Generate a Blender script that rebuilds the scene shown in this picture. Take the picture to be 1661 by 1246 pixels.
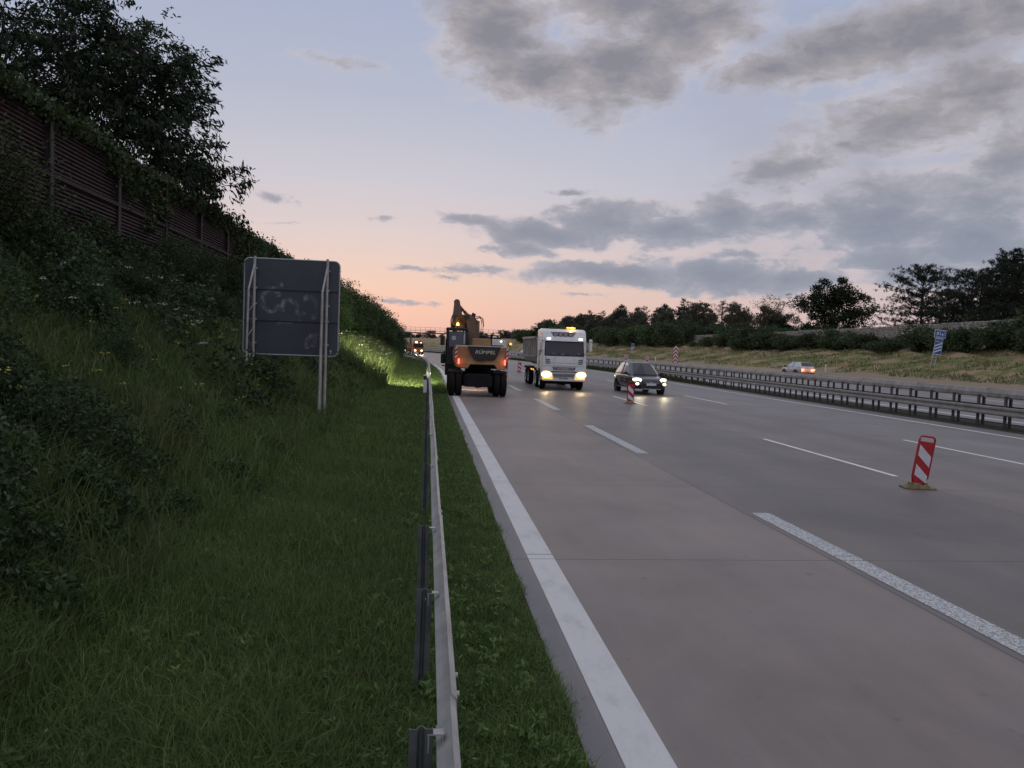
import bpy, math, random
import numpy as np
from mathutils import Vector, Matrix

R = math.radians
PI = math.pi
sc = bpy.context.scene
col = sc.collection
for o in list(bpy.data.objects):
    bpy.data.objects.remove(o)

# ------------------------------------------------------------------ camera
def cam_axes(yaw, pitch, roll):
    fwd = Vector((math.sin(yaw) * math.cos(pitch), math.cos(yaw) * math.cos(pitch), math.sin(pitch)))
    right = Vector((math.cos(yaw), -math.sin(yaw), 0))
    up = right.cross(fwd)
    r2 = math.cos(roll) * right + math.sin(roll) * up
    u2 = -math.sin(roll) * right + math.cos(roll) * up
    return r2, u2, fwd

cd = bpy.data.cameras.new('camera')
cam = bpy.data.objects.new('camera', cd)
col.objects.link(cam)
r_, u_, f_ = cam_axes(R(6.326), R(-2.765), R(2.045))
mw = Matrix((r_, u_, -f_)).transposed().to_4x4()
mw.translation = Vector((0, 0, 2.3))
cam.matrix_world = mw
cd.sensor_width = 36
cd.lens = 36 * 1247 / 1661
cd.clip_start = 0.1
cd.clip_end = 6000
sc.camera = cam

# ------------------------------------------------------------------ exposure
sc.view_settings.view_transform = 'Standard'
sc.view_settings.look = 'None'
sc.view_settings.exposure = 0.0
sc.view_settings.gamma = 1.0
sc.cycles.use_denoising = True
sc.cycles.max_bounces = 6
sc.cycles.transparent_max_bounces = 8
sc.cycles.sample_clamp_indirect = 6
sc.cycles.sample_clamp_direct = 0

# ------------------------------------------------------------------ node helpers
def srgb(r, g, b):
    def c(v):
        v /= 255.0
        return v / 12.92 if v <= 0.04045 else ((v + 0.055) / 1.055) ** 2.4
    return (c(r), c(g), c(b), 1.0)

class NT:
    def __init__(s, tree):
        s.t = tree
    def n(s, typ, **kw):
        nd = s.t.nodes.new(typ)
        for k, v in kw.items():
            setattr(nd, k, v)
        return nd
    def link(s, a, b):
        s.t.links.new(a, b)
    def val(s, sock, v):
        if isinstance(v, bpy.types.NodeSocket):
            s.link(v, sock)
        else:
            sock.default_value = v
    def math(s, op, a, b=0.0, clamp=False):
        nd = s.n('ShaderNodeMath', operation=op, use_clamp=clamp)
        s.val(nd.inputs[0], a)
        s.val(nd.inputs[1], b)
        return nd.outputs[0]
    def vmath(s, op, a, b=None):
        nd = s.n('ShaderNodeVectorMath', operation=op)
        s.val(nd.inputs[0], a)
        if b is not None:
            s.val(nd.inputs[1], b)
        return nd.outputs['Value'] if op in ('LENGTH', 'DOT_PRODUCT') else nd.outputs[0]
    def mix(s, fac, a, b):
        nd = s.n('ShaderNodeMix', data_type='RGBA')
        s.val(nd.inputs[0], fac)
        s.val(nd.inputs[6], a)
        s.val(nd.inputs[7], b)
        return nd.outputs[2]
    def ramp(s, fac, stops, interp='LINEAR'):
        nd = s.n('ShaderNodeValToRGB')
        cr = nd.color_ramp
        cr.interpolation = interp
        while len(cr.elements) < len(stops):
            cr.elements.new(0.5)
        for e, (p, c) in zip(cr.elements, stops):
            e.position = p
            e.color = c if len(c) == 4 else (c[0], c[1], c[2], 1)
        s.val(nd.inputs[0], fac)
        return nd.outputs[0]
    def noise(s, vec, scale, detail=4, rough=0.5, dist=0.0):
        nd = s.n('ShaderNodeTexNoise')
        if vec is not None:
            s.link(vec, nd.inputs['Vector'])
        nd.inputs['Scale'].default_value = scale
        nd.inputs['Detail'].default_value = detail
        nd.inputs['Roughness'].default_value = rough
        nd.inputs['Distortion'].default_value = dist
        return nd.outputs['Fac']
    def smooth(s, v, a, b):
        nd = s.n('ShaderNodeMapRange', interpolation_type='SMOOTHSTEP')
        s.val(nd.inputs[0], v)
        nd.inputs[1].default_value = a
        nd.inputs[2].default_value = b
        return nd.outputs[0]

# ------------------------------------------------------------------ dusk sky
SUN_AZ, SUN_EL = R(-6), R(1.5)
world = bpy.data.worlds.new('World')
sc.world = world
world.use_nodes = True
wt = world.node_tree
wt.nodes.clear()
N = NT(wt)
tc = N.n('ShaderNodeTexCoord')
sep = N.n('ShaderNodeSeparateXYZ')
nrm = N.n('ShaderNodeVectorMath', operation='NORMALIZE')
N.link(tc.outputs['Generated'], nrm.inputs[0])
N.link(nrm.outputs[0], sep.inputs[0])
dx, dy, dz = sep.outputs
az = N.math('ARCTAN2', dx, dy)
el = N.math('ARCSINE', dz)
cmb = N.n('ShaderNodeCombineXYZ')
N.link(az, cmb.inputs[0])
N.link(el, cmb.inputs[1])
ae = cmb.outputs[0]
# clear-sky colours by elevation (0 .. 1.57), brightened overhead out of view to lift the ground
base = N.ramp(N.math('DIVIDE', el, 1.5708), [
    (0.0, srgb(208, 180, 176)), (0.012, srgb(226, 187, 177)), (0.03, srgb(235, 196, 180)), (0.05, srgb(232, 203, 190)),
    (0.085, srgb(219, 205, 205)), (0.13, srgb(203, 201, 212)), (0.19, srgb(183, 189, 207)),
    (0.28, srgb(167, 177, 206)), (0.42, srgb(190, 198, 216)), (0.55, srgb(214, 220, 232)), (1.0, srgb(222, 227, 238))])
# less warm to the right and behind, with the same added brightness overhead
away = N.smooth(N.math('ABSOLUTE', N.math('SUBTRACT', az, SUN_AZ)), 0.05, 0.95)
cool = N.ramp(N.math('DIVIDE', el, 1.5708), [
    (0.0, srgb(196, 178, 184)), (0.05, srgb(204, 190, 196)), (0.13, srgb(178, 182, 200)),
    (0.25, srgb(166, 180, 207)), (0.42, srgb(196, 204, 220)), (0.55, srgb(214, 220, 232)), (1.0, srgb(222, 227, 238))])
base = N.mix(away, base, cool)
# a touch of the physical sky
sky = N.n('ShaderNodeTexSky', sky_type='NISHITA')
sky.sun_disc = False
sky.sun_elevation = SUN_EL
sky.sun_rotation = SUN_AZ
skyc = N.vmath('MULTIPLY', sky.outputs[0], (0.006, 0.006, 0.006))
# cloud field: soft ellipses in azimuth / elevation broken up by noise
BLOBS = [(0.07, 0.385, 0.059, 0.0541, 0.03, 1), (0.135, 0.337, 0.086, 0.0293, 0.01, 1), (0.229, 0.344, 0.086, 0.0439, 0.21, 1), (0.311, 0.385, 0.08, 0.0439, 0.1, 1), (0.199, 0.313, 0.043, 0.025, -0.47, 0.7), (0.093, 0.412, 0.07, 0.0162, 0.02, 0.6), (0.233, 0.413, 0.091, 0.0259, -0.03, 1), (0.416, 0.336, 0.058, 0.0192, 0.12, 0.9), (0.498, 0.35, 0.081, 0.028, 0.14, 1), (0.593, 0.36, 0.079, 0.0287, 0.11, 1), (0.668, 0.371, 0.052, 0.0304, 0.09, 1), (0.568, 0.269, 0.089, 0.0322, 0.04, 0.8), (0.639, 0.29, 0.061, 0.0385, 0.06, 0.8), (0.678, 0.224, 0.044, 0.0382, -0.1, 0.7), (0.45, 0.23, 0.057, 0.02, 0.13, 0.8), (0.514, 0.245, 0.021, 0.0082, -0.07, 0.7), (0.634, 0.182, 0.068, 0.0299, -0.07, 0.75), (0.059, 0.159, 0.046, 0.0085, -0.06, 0.8), (0.135, 0.147, 0.079, 0.0155, -0.04, 1), (0.229, 0.161, 0.074, 0.023, 0.01, 1), (0.303, 0.154, 0.06, 0.0197, 0.0, 1), (0.378, 0.169, 0.044, 0.0253, -0.01, 0.9), (0.453, 0.164, 0.075, 0.0203, -0.03, 0.9), (0.549, 0.156, 0.081, 0.0337, -0.04, 1), (0.559, 0.193, 0.05, 0.0206, -0.06, 0.7), (0.654, 0.135, 0.051, 0.0267, -0.04, 0.9), (0.165, 0.098, 0.051, 0.0071, -0.02, 0.8), (0.248, 0.097, 0.107, 0.0148, -0.02, 1), (0.37, 0.097, 0.108, 0.0183, -0.03, 1), (0.457, 0.095, 0.065, 0.0126, 0.0, 1), (0.564, 0.119, 0.062, 0.0169, -0.02, 0.9), (0.609, 0.099, 0.076, 0.0138, -0.02, 0.9), (0.124, 0.126, 0.03, 0.0093, -0.14, 0.8), (0.38, 0.124, 0.037, 0.0053, 0.0, 0.7), (-0.121, 0.333, 0.034, 0.0048, -0.03, 0.6), (-0.028, 0.095, 0.024, 0.0039, 0.05, 0.7), (0.061, 0.097, 0.044, 0.0055, 0.04, 0.7), (-0.033, 0.052, 0.038, 0.0031, -0.03, 0.7), (-0.198, 0.17, 0.019, 0.0059, -0.0, 0.7), (-0.069, 0.156, 0.019, 0.003, 0.06, 0.6), (0.18, 0.197, 0.022, 0.003, 0.02, 0.6), (0.08, 0.125, 0.019, 0.0047, 0.04, 0.7), (0.022, 0.086, 0.016, 0.0031, 0.04, 0.6), (0.205, 0.071, 0.025, 0.0024, 0.03, 0.6), (-0.183, 0.142, 0.019, 0.0022, 0.08, 0.5),
    # clouds outside the picture
    (1.1, 0.35, 0.35, 0.12, 0.1, 0.8), (1.3, 0.15, 0.3, 0.05, 0, 0.9), (2.4, 0.4, 0.5, 0.15, 0.1, 0.7), (-1.6, 0.5, 0.4, 0.1, 0.1, 0.6), (0.3, 0.9, 0.4, 0.15, 0.2, 0.7)]
stretch = N.vmath('MULTIPLY', ae, (1.0, 1.9, 1.0))
w1 = N.n('ShaderNodeTexNoise')
N.link(stretch, w1.inputs['Vector'])
w1.inputs['Scale'].default_value = 14
w1.inputs['Detail'].default_value = 5
warp = N.vmath('MULTIPLY', N.vmath('SUBTRACT', w1.outputs['Color'], (0.5, 0.5, 0.5)), (0.055, 0.028, 0.0))
aew = N.vmath('ADD', ae, warp)
w2 = N.n('ShaderNodeTexNoise')
N.link(stretch, w2.inputs['Vector'])
w2.inputs['Scale'].default_value = 55
w2.inputs['Detail'].default_value = 6
w2.inputs['Roughness'].default_value = 0.65
ae2 = N.vmath('ADD', ae, N.vmath('MULTIPLY', N.vmath('SUBTRACT', w2.outputs['Color'], (0.5, 0.5, 0.5)), (0.040, 0.013, 0.0)))
field = None
for (a0, e0, ra, re, an, wgt) in BLOBS:
    d = N.vmath('SUBTRACT', aew if re > 0.0063 else ae2, (a0, e0, 0.0))
    mp = N.n('ShaderNodeMapping', vector_type='TEXTURE')
    N.link(d, mp.inputs['Vector'])
    mp.inputs['Rotation'].default_value = (0, 0, an)
    mp.inputs['Scale'].default_value = (ra * 1.42, re * 1.42, 1)
    l = N.vmath('LENGTH', mp.outputs[0])
    v = N.math('MULTIPLY', N.math('SUBTRACT', 1.0, l), wgt if re > 0.0063 else wgt * 0.62)
    field = v if field is None else N.math('MAXIMUM', field, v)
fb = N.noise(N.vmath('MULTIPLY', aew, (1.0, 2.0, 1.0)), 26, 8, 0.62)
fb2 = N.noise(N.vmath('MULTIPLY', ae, (1.0, 1.7, 1.0)), 9, 6, 0.55)
dens = N.math('ADD', field, N.math('MULTIPLY', N.math('SUBTRACT', fb, 0.5), 1.25))
fb3 = N.noise(N.vmath('MULTIPLY', aew, (1.0, 2.2, 1.0)), 75, 5, 0.6)
dens = N.math('ADD', dens, N.math('MULTIPLY', N.math('SUBTRACT', fb3, 0.5), 0.30))
mask = N.math('ADD', N.math('MULTIPLY', N.smooth(dens, -0.08, 0.32), N.math('SUBTRACT', 1.0, N.smooth(el, 0.14, 0.30))), N.math('MULTIPLY', N.smooth(dens, -0.24, 0.56), N.smooth(el, 0.14, 0.30)))
mask = N.math('MULTIPLY', mask, 0.97)
high = N.smooth(el, 0.12, 0.3)
ccol_lo = N.ramp(N.math('ADD', dens, N.math('MULTIPLY', N.math('SUBTRACT', fb2, 0.5), 1.2)), [(0.0, srgb(196, 188, 197)), (0.22, srgb(166, 169, 183)), (0.5, srgb(148, 154, 170)), (1.0, srgb(136, 144, 162))])
ccol_hi = N.ramp(N.math('ADD', dens, N.math('MULTIPLY', N.math('SUBTRACT', fb2, 0.5), 1.6)), [(0.0, srgb(204, 196, 199)), (0.22, srgb(178, 172, 177)), (0.55, srgb(159, 155, 161)), (1.0, srgb(136, 136, 147))])
ccol = N.mix(high, ccol_lo, ccol_hi)
# thin veil of high cloud on the right
veil = N.math('MULTIPLY', N.math('MULTIPLY', N.smooth(az, 0.22, 0.62), N.smooth(fb2, 0.36, 0.62)), N.math('MULTIPLY', N.smooth(el, 0.05, 0.16), 0.75))
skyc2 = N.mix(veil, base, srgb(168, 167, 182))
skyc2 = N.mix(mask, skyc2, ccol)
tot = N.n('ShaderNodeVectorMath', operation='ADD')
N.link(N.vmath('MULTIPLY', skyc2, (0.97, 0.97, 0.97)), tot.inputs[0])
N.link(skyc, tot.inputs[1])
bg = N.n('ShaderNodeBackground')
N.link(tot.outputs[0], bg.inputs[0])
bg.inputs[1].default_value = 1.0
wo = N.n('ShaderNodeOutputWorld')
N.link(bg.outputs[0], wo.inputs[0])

# the last afterglow of the sun behind the cloud bank: very weak and very soft
sl = bpy.data.lights.new('sun', 'SUN')
sl.energy = 0.06
sl.angle = R(25)
sl.color = (1.0, 0.72, 0.55)
sun = bpy.data.objects.new('sun', sl)
sun.rotation_euler = Vector((-math.sin(SUN_AZ) * math.cos(R(6)), -math.cos(SUN_AZ) * math.cos(R(6)), -math.sin(R(6)))).to_track_quat('-Z', 'Y').to_euler()
col.objects.link(sun)

# ------------------------------------------------------------------ plan of the place
def bend(y):
    """The motorway runs straight past the camera, then swings left."""
    d = max(0.0, y - 60.0)
    return -0.0009 * d * d if d < 200 else -36.0 - 0.36 * (d - 200)
def slope_at(y):
    d = max(0.0, y - 60.0)
    return -0.0018 * min(d, 200)
def heading(y):
    return math.atan2(-slope_at(y), 1.0)   # z rotation of something that points up the road

PROFILE = [(-900, 6.0), (-60, 5.2), (-30, 4.9), (-14, 4.7), (-9.3, 4.55), (-8.7, 4.3), (-6.5, 2.75), (-4.5, 1.37), (-2.75, 0.33), (-2.1, 0.08), (-0.6, 0.0), (0.6, 0.01), (0.955, 0.012), (0.99, -0.05),
           (19.5, -0.05), (19.8, -0.01), (22.3, -0.01), (22.6, -0.06), (42.4, 0.3), (42.8, 0.42), (44.5, 0.85), (46, 1.2), (48, 1.7), (52, 2.6), (55, 3.15), (58, 3.7), (62, 4.5), (70, 5.0), (100, 5.2), (900, 6.0)]
PX = [p[0] for p in PROFILE]
PZ = [p[1] for p in PROFILE]
def lump(x, y):
    return 0.10 * np.sin(x * 1.7 + 0.6 * np.sin(y * 0.35)) * np.sin(y * 0.83 + x) + 0.07 * np.sin(x * 3.1 + y * 2.3)
def ground_z(x, y):
    x = np.asarray(x, float)
    y = np.asarray(y, float)
    z = np.interp(x, PX, PZ)
    k = np.clip((-2.2 - x) / 1.2, 0, 1) + np.clip((x - 44) / 3, 0, 1) * 2.2
    return z + k * lump(x, y)

# ------------------------------------------------------------------ object helpers
def tag(o, label=None, cat=None, group=None, kind=None):
    if label: o['label'] = label
    if cat: o['category'] = cat
    if group: o['group'] = group
    if kind: o['kind'] = kind
    return o

def thing(name, label, cat, loc=(0, 0, 0), rz=0.0, group=None):
    o = bpy.data.objects.new(name, None)
    o.empty_display_size = 0.3
    o.location = loc
    o.rotation_euler = (0, 0, rz)
    col.objects.link(o)
    return tag(o, label, cat, group)

def mesh_obj(name, me, mat=None, parent=None):
    o = bpy.data.objects.new(name, me)
    if mat is not None:
        for m in (mat if isinstance(mat, (list, tuple)) else [mat]):
            me.materials.append(m)
    col.objects.link(o)
    if parent is not None:
        o.parent = parent
    return o

def copy_tree(o, parent=None):
    c = o.copy()
    col.objects.link(c)
    if parent is not None:
        c.parent = parent
    for ch in list(o.children):
        copy_tree(ch, c)
    return c

def rotz(a): return Matrix.Rotation(a, 3, 'Z')
def rotx(a): return Matrix.Rotation(a, 3, 'X')
def roty(a): return Matrix.Rotation(a, 3, 'Y')

class MB:
    def __init__(s):
        s.v, s.f, s.mi, s.uv = [], [], [], None
    def add(s, vs, fs, m=0):
        b = len(s.v)
        s.v += [tuple(v) for v in vs]
        for f in fs:
            s.f.append([i + b for i in f])
            s.mi.append(m)
        return s
    def box(s, c, size, rot=None, m=0, top=(1, 1)):
        x, y, z = [q / 2 for q in size]
        vs = []
        for k in (-1, 1):
            tx, ty = top if k == 1 else (1, 1)
            for (i, j) in ((-1, -1), (1, -1), (1, 1), (-1, 1)):
                vs.append(Vector((i * x * tx, j * y * ty, k * z)))
        if rot is not None:
            vs = [rot @ v for v in vs]
        c = Vector(c)
        return s.add([v + c for v in vs], [(3, 2, 1, 0), (4, 5, 6, 7), (0, 1, 5, 4), (1, 2, 6, 5), (2, 3, 7, 6), (3, 0, 4, 7)], m)
    def prism(s, pts, a, b, plane='xz', m=0):
        def P(p, t):
            return {'xz': (p[0], t, p[1]), 'yz': (t, p[0], p[1]), 'xy': (p[0], p[1], t)}[plane]
        n = len(pts)
        area = sum(pts[i][0] * pts[(i + 1) % n][1] - pts[(i + 1) % n][0] * pts[i][1] for i in range(n))
        if area < 0:
            pts = pts[::-1]
        vs = [P(p, a) for p in pts] + [P(p, b) for p in pts]
        flip = (plane == 'xz') != (b < a)
        lo, hi = list(range(n))[::-1], [i + n for i in range(n)]
        sides = [(i, (i + 1) % n, (i + 1) % n + n, i + n) for i in range(n)]
        fs = [lo, hi] + sides
        if flip:
            fs = [list(f)[::-1] for f in fs]
        return s.add(vs, fs, m)
    def tube(s, pts, rad, n=8, m=0, cap=True):
        pts = [Vector(p) for p in pts]
        if not isinstance(rad, (list, tuple)):
            rad = [rad] * len(pts)
        vs, fs = [], []
        for i, p in enumerate(pts):
            d = (pts[min(i + 1, len(pts) - 1)] - pts[max(i - 1, 0)])
            d = d.normalized() if d.length > 1e-9 else Vector((0, 0, 1))
            u = d.cross(Vector((0, 0, 1)))
            if u.length < 0.05:
                u = d.cross(Vector((1, 0, 0)))
            u.normalize()
            w = u.cross(d)
            for k in range(n):
                a = 2 * PI * k / n
                vs.append(p + (u * math.cos(a) + w * math.sin(a)) * rad[i])
        for i in range(len(pts) - 1):
            for k in range(n):
                k2 = (k + 1) % n
                fs.append((i * n + k, i * n + k2, (i + 1) * n + k2, (i + 1) * n + k))
        if cap:
            fs.append(tuple(range(n))[::-1])
            fs.append(tuple((len(pts) - 1) * n + k for k in range(n)))
        return s.add(vs, fs, m)
    def lathe_x(s, c, prof, n=24, m=0):
        """profile (x, r) turned about the x axis through c"""
        vs, fs = [], []
        for (x, r) in prof:
            for k in range(n):
                a = 2 * PI * k / n
                vs.append((c[0] + x, c[1] + r * math.cos(a), c[2] + r * math.sin(a)))
        for i in range(len(prof) - 1):
            for k in range(n):
                k2 = (k + 1) % n
                fs.append((i * n + k, i * n + k2, (i + 1) * n + k2, (i + 1) * n + k))
        return s.add(vs, fs, m)
    def sphere(s, c, r, nu=12, nv=8, m=0):
        if not isinstance(r, (list, tuple)):
            r = (r, r, r)
        vs, fs = [], []
        for j in range(nv + 1):
            t = PI * j / nv
            for i in range(nu):
                p = 2 * PI * i / nu
                vs.append((c[0] + r[0] * math.sin(t) * math.cos(p), c[1] + r[1] * math.sin(t) * math.sin(p), c[2] + r[2] * math.cos(t)))
        for j in range(nv):
            for i in range(nu):
                i2 = (i + 1) % nu
                fs.append((j * nu + i, (j + 1) * nu + i, (j + 1) * nu + i2, j * nu + i2))
        return s.add(vs, fs, m)
    def loft(s, rings, caps=True, m=0):
        n = len(rings[0])
        vs = [p for r in rings for p in r]
        fs = []
        for i in range(len(rings) - 1):
            for k in range(n):
                k2 = (k + 1) % n
                fs.append((i * n + k, i * n + k2, (i + 1) * n + k2, (i + 1) * n + k))
        if caps:
            fs.append(tuple(range(n))[::-1])
            fs.append(tuple((len(rings) - 1) * n + k for k in range(n)))
        return s.add(vs, fs, m)
    def panel(s, pts, yf, t=0.004, m=0, back=0.03):
        """a plate in the xz plane hugging the surface y = yf(z), standing t proud towards -y"""
        n = len(pts)
        area = sum(pts[i][0] * pts[(i + 1) % n][1] - pts[(i + 1) % n][0] * pts[i][1] for i in range(n))
        if area < 0:
            pts = pts[::-1]
        vs = [(p[0], yf(p[1]) - t, p[1]) for p in pts] + [(p[0], yf(p[1]) + back, p[1]) for p in pts]
        fs = [tuple(range(n)), tuple(range(n, 2 * n))[::-1]] + [(i + n, (i + 1) % n + n, (i + 1) % n, i) for i in range(n)]
        return s.add(vs, fs, m)
    def mesh(s, name, smooth=False):
        me = bpy.data.meshes.new(name)
        me.from_pydata(s.v, [], s.f)
        me.polygons.foreach_set('material_index', s.mi)
        if smooth:
            me.polygons.foreach_set('use_smooth', [True] * len(s.f))
        me.update()
        return me
    def build(s, name, mat, parent=None, smooth=False, bevel=0, seg=2, subsurf=0, fix=False):
        me = s.mesh(name, smooth)
        if fix:
            import bmesh
            bm = bmesh.new()
            bm.from_mesh(me)
            bmesh.ops.recalc_face_normals(bm, faces=bm.faces)
            bm.to_mesh(me)
            bm.free()
        o = mesh_obj(name, me, mat, parent)
        if bevel:
            b = o.modifiers.new('bevel', 'BEVEL')
            b.width = bevel
            b.segments = seg
            b.limit_method = 'ANGLE'
            b.angle_limit = R(35)
        if subsurf:
            q = o.modifiers.new('subsurf', 'SUBSURF')
            q.levels = subsurf
            q.render_levels = subsurf
        return o

def np_mesh(name, verts, nper, nq, mat, parent=None, pattern=None):
    """many small identical elements: verts (N*nper,3); pattern = faces inside one element"""
    verts = np.asarray(verts, np.float32)
    ne = len(verts) // nper
    loops, starts, totals = [], [], []
    pat = pattern
    ltot = sum(len(p) for p in pat)
    flat = np.concatenate([np.array(p) for p in pat])
    li = (np.arange(ne)[:, None] * nper + flat[None, :]).astype(np.int32).ravel()
    st, tt, acc = [], [], 0
    for p in pat:
        st.append(acc)
        tt.append(len(p))
        acc += len(p)
    ls = (np.arange(ne)[:, None] * ltot + np.array(st)[None, :]).astype(np.int32).ravel()
    me = bpy.data.meshes.new(name)
    me.vertices.add(len(verts))
    me.vertices.foreach_set('co', verts.ravel())
    me.loops.add(len(li))
    me.loops.foreach_set('vertex_index', li)
    me.polygons.add(len(ls))
    me.polygons.foreach_set('loop_start', ls)
    try:
        me.polygons.foreach_set('loop_total', np.tile(np.array(tt, np.int32), ne))
    except Exception:
        pass
    me.update(calc_edges=True)
    return me

def text_mesh(name, body, size, mat, parent, loc, rot, extrude=0.002, align='CENTER', shear=0.0, bold=0.0, sx=1.0):
    cu = bpy.data.curves.new(name, 'FONT')
    cu.body = body
    cu.size = size
    cu.extrude = extrude
    cu.align_x = align
    cu.align_y = 'CENTER'
    cu.shear = shear
    cu.offset = bold
    t = bpy.data.objects.new(name + '_curve', cu)
    col.objects.link(t)
    dg = bpy.context.evaluated_depsgraph_get()
    me = bpy.data.meshes.new_from_object(t.evaluated_get(dg))
    bpy.data.objects.remove(t)
    me.materials.clear()
    o = mesh_obj(name, me, mat, parent)
    o.location = loc
    o.rotation_euler = rot
    o.scale = (sx, 1, 1)
    return o

# ------------------------------------------------------------------ materials
MATS = {}
def pmat(name, color, rough=0.6, metal=0.0, var=0.12, scale=6.0, bump=0.0, bscale=40.0, spec=0.5, dirt=None, coat=0.0):
    """painted / metal / plastic surface with uneven tone and a little dirt"""
    m = bpy.data.materials.new(name)
    m.use_nodes = True
    n = NT(m.node_tree)
    b = m.node_tree.nodes['Principled BSDF']
    tcn = n.n('ShaderNodeTexCoord')
    v = tcn.outputs['Object']
    f = n.noise(v, scale, 5, 0.6)
    c = color if len(color) == 4 else (*color, 1)
    lo = tuple(q * (1 - var) for q in c[:3]) + (1,)
    hi = tuple(min(1, q * (1 + var)) for q in c[:3]) + (1,)
    cc = n.mix(n.smooth(f, 0.3, 0.7), lo, hi)
    if dirt is not None:
        f2 = n.noise(v, scale * 0.45, 6, 0.65, 0.4)
        cc = n.mix(n.math('MULTIPLY', n.smooth(f2, 0.48, 0.7), dirt[1]), cc, (*dirt[0], 1))
    n.link(cc, b.inputs['Base Color'])
    b.inputs['Roughness'].default_value = rough
    n.link(n.math('ADD', rough - 0.08, n.math('MULTIPLY', f, 0.16)), b.inputs['Roughness'])
    b.inputs['Metallic'].default_value = metal
    b.inputs['Specular IOR Level'].default_value = spec
    if coat:
        b.inputs['Coat Weight'].default_value = coat
        b.inputs['Coat Roughness'].default_value = 0.05
    if bump:
        bp = n.n('ShaderNodeBump')
        bp.inputs['Strength'].default_value = bump
        bp.inputs['Distance'].default_value = 0.02
        n.link(n.noise(v, bscale, 4, 0.6), bp.inputs['Height'])
        n.link(bp.outputs[0], b.inputs['Normal'])
    MATS[name] = m
    return m

def emat(name, color, strength):
    m = bpy.data.materials.new(name)
    m.use_nodes = True
    b = m.node_tree.nodes['Principled BSDF']
    b.inputs['Base Color'].default_value = (*color, 1)
    b.inputs['Emission Color'].default_value = (*color, 1)
    b.inputs['Emission Strength'].default_value = strength
    b.inputs['Roughness'].default_value = 0.2
    return m

def glass(name, color=(0.02, 0.022, 0.028), rough=0.05):
    m = bpy.data.materials.new(name)
    m.use_nodes = True
    b = m.node_tree.nodes['Principled BSDF']
    b.inputs['Base Color'].default_value = (*color, 1)
    b.inputs['Roughness'].default_value = rough
    b.inputs['Specular IOR Level'].default_value = 0.6
    return m

def leaf_mat(name, dark, light, trans=0.25, rough=0.6, patch=None):
    m = bpy.data.materials.new(name)
    m.use_nodes = True
    n = NT(m.node_tree)
    m.node_tree.nodes.remove(m.node_tree.nodes['Principled BSDF'])
    out = m.node_tree.nodes['Material Output']
    g = n.n('ShaderNodeNewGeometry')
    oi = n.n('ShaderNodeObjectInfo')
    f = n.math('POWER', g.outputs['Random Per Island'], 1.4)
    cc = n.mix(f, (*dark, 1), (*light, 1))
    pn = n.noise(g.outputs['Position'], 0.9, 3, 0.5)
    if patch is not None:
        cc = n.mix(n.math('MULTIPLY', n.smooth(pn, 0.42, 0.68), 0.75), cc, (*patch, 1))
    hs = n.n('ShaderNodeHueSaturation')
    n.link(n.math('ADD', 0.48, n.math('MULTIPLY', oi.outputs['Random'], 0.04)), hs.inputs['Hue'])
    n.link(n.math('ADD', 0.75, n.math('MULTIPLY', oi.outputs['Random'], 0.45)), hs.inputs['Value'])
    n.link(cc, hs.inputs['Color'])
    d = n.n('ShaderNodeBsdfPrincipled')
    n.link(hs.outputs[0], d.inputs['Base Color'])
    d.inputs['Roughness'].default_value = rough
    d.inputs['Specular IOR Level'].default_value = 0.25
    t = n.n('ShaderNodeBsdfTranslucent')
    n.link(hs.outputs[0], t.inputs['Color'])
    mx = n.n('ShaderNodeMixShader')
    mx.inputs[0].default_value = trans
    n.link(d.outputs[0], mx.inputs[1])
    n.link(t.outputs[0], mx.inputs[2])
    n.link(mx.outputs[0], out.inputs['Surface'])
    return m

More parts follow.
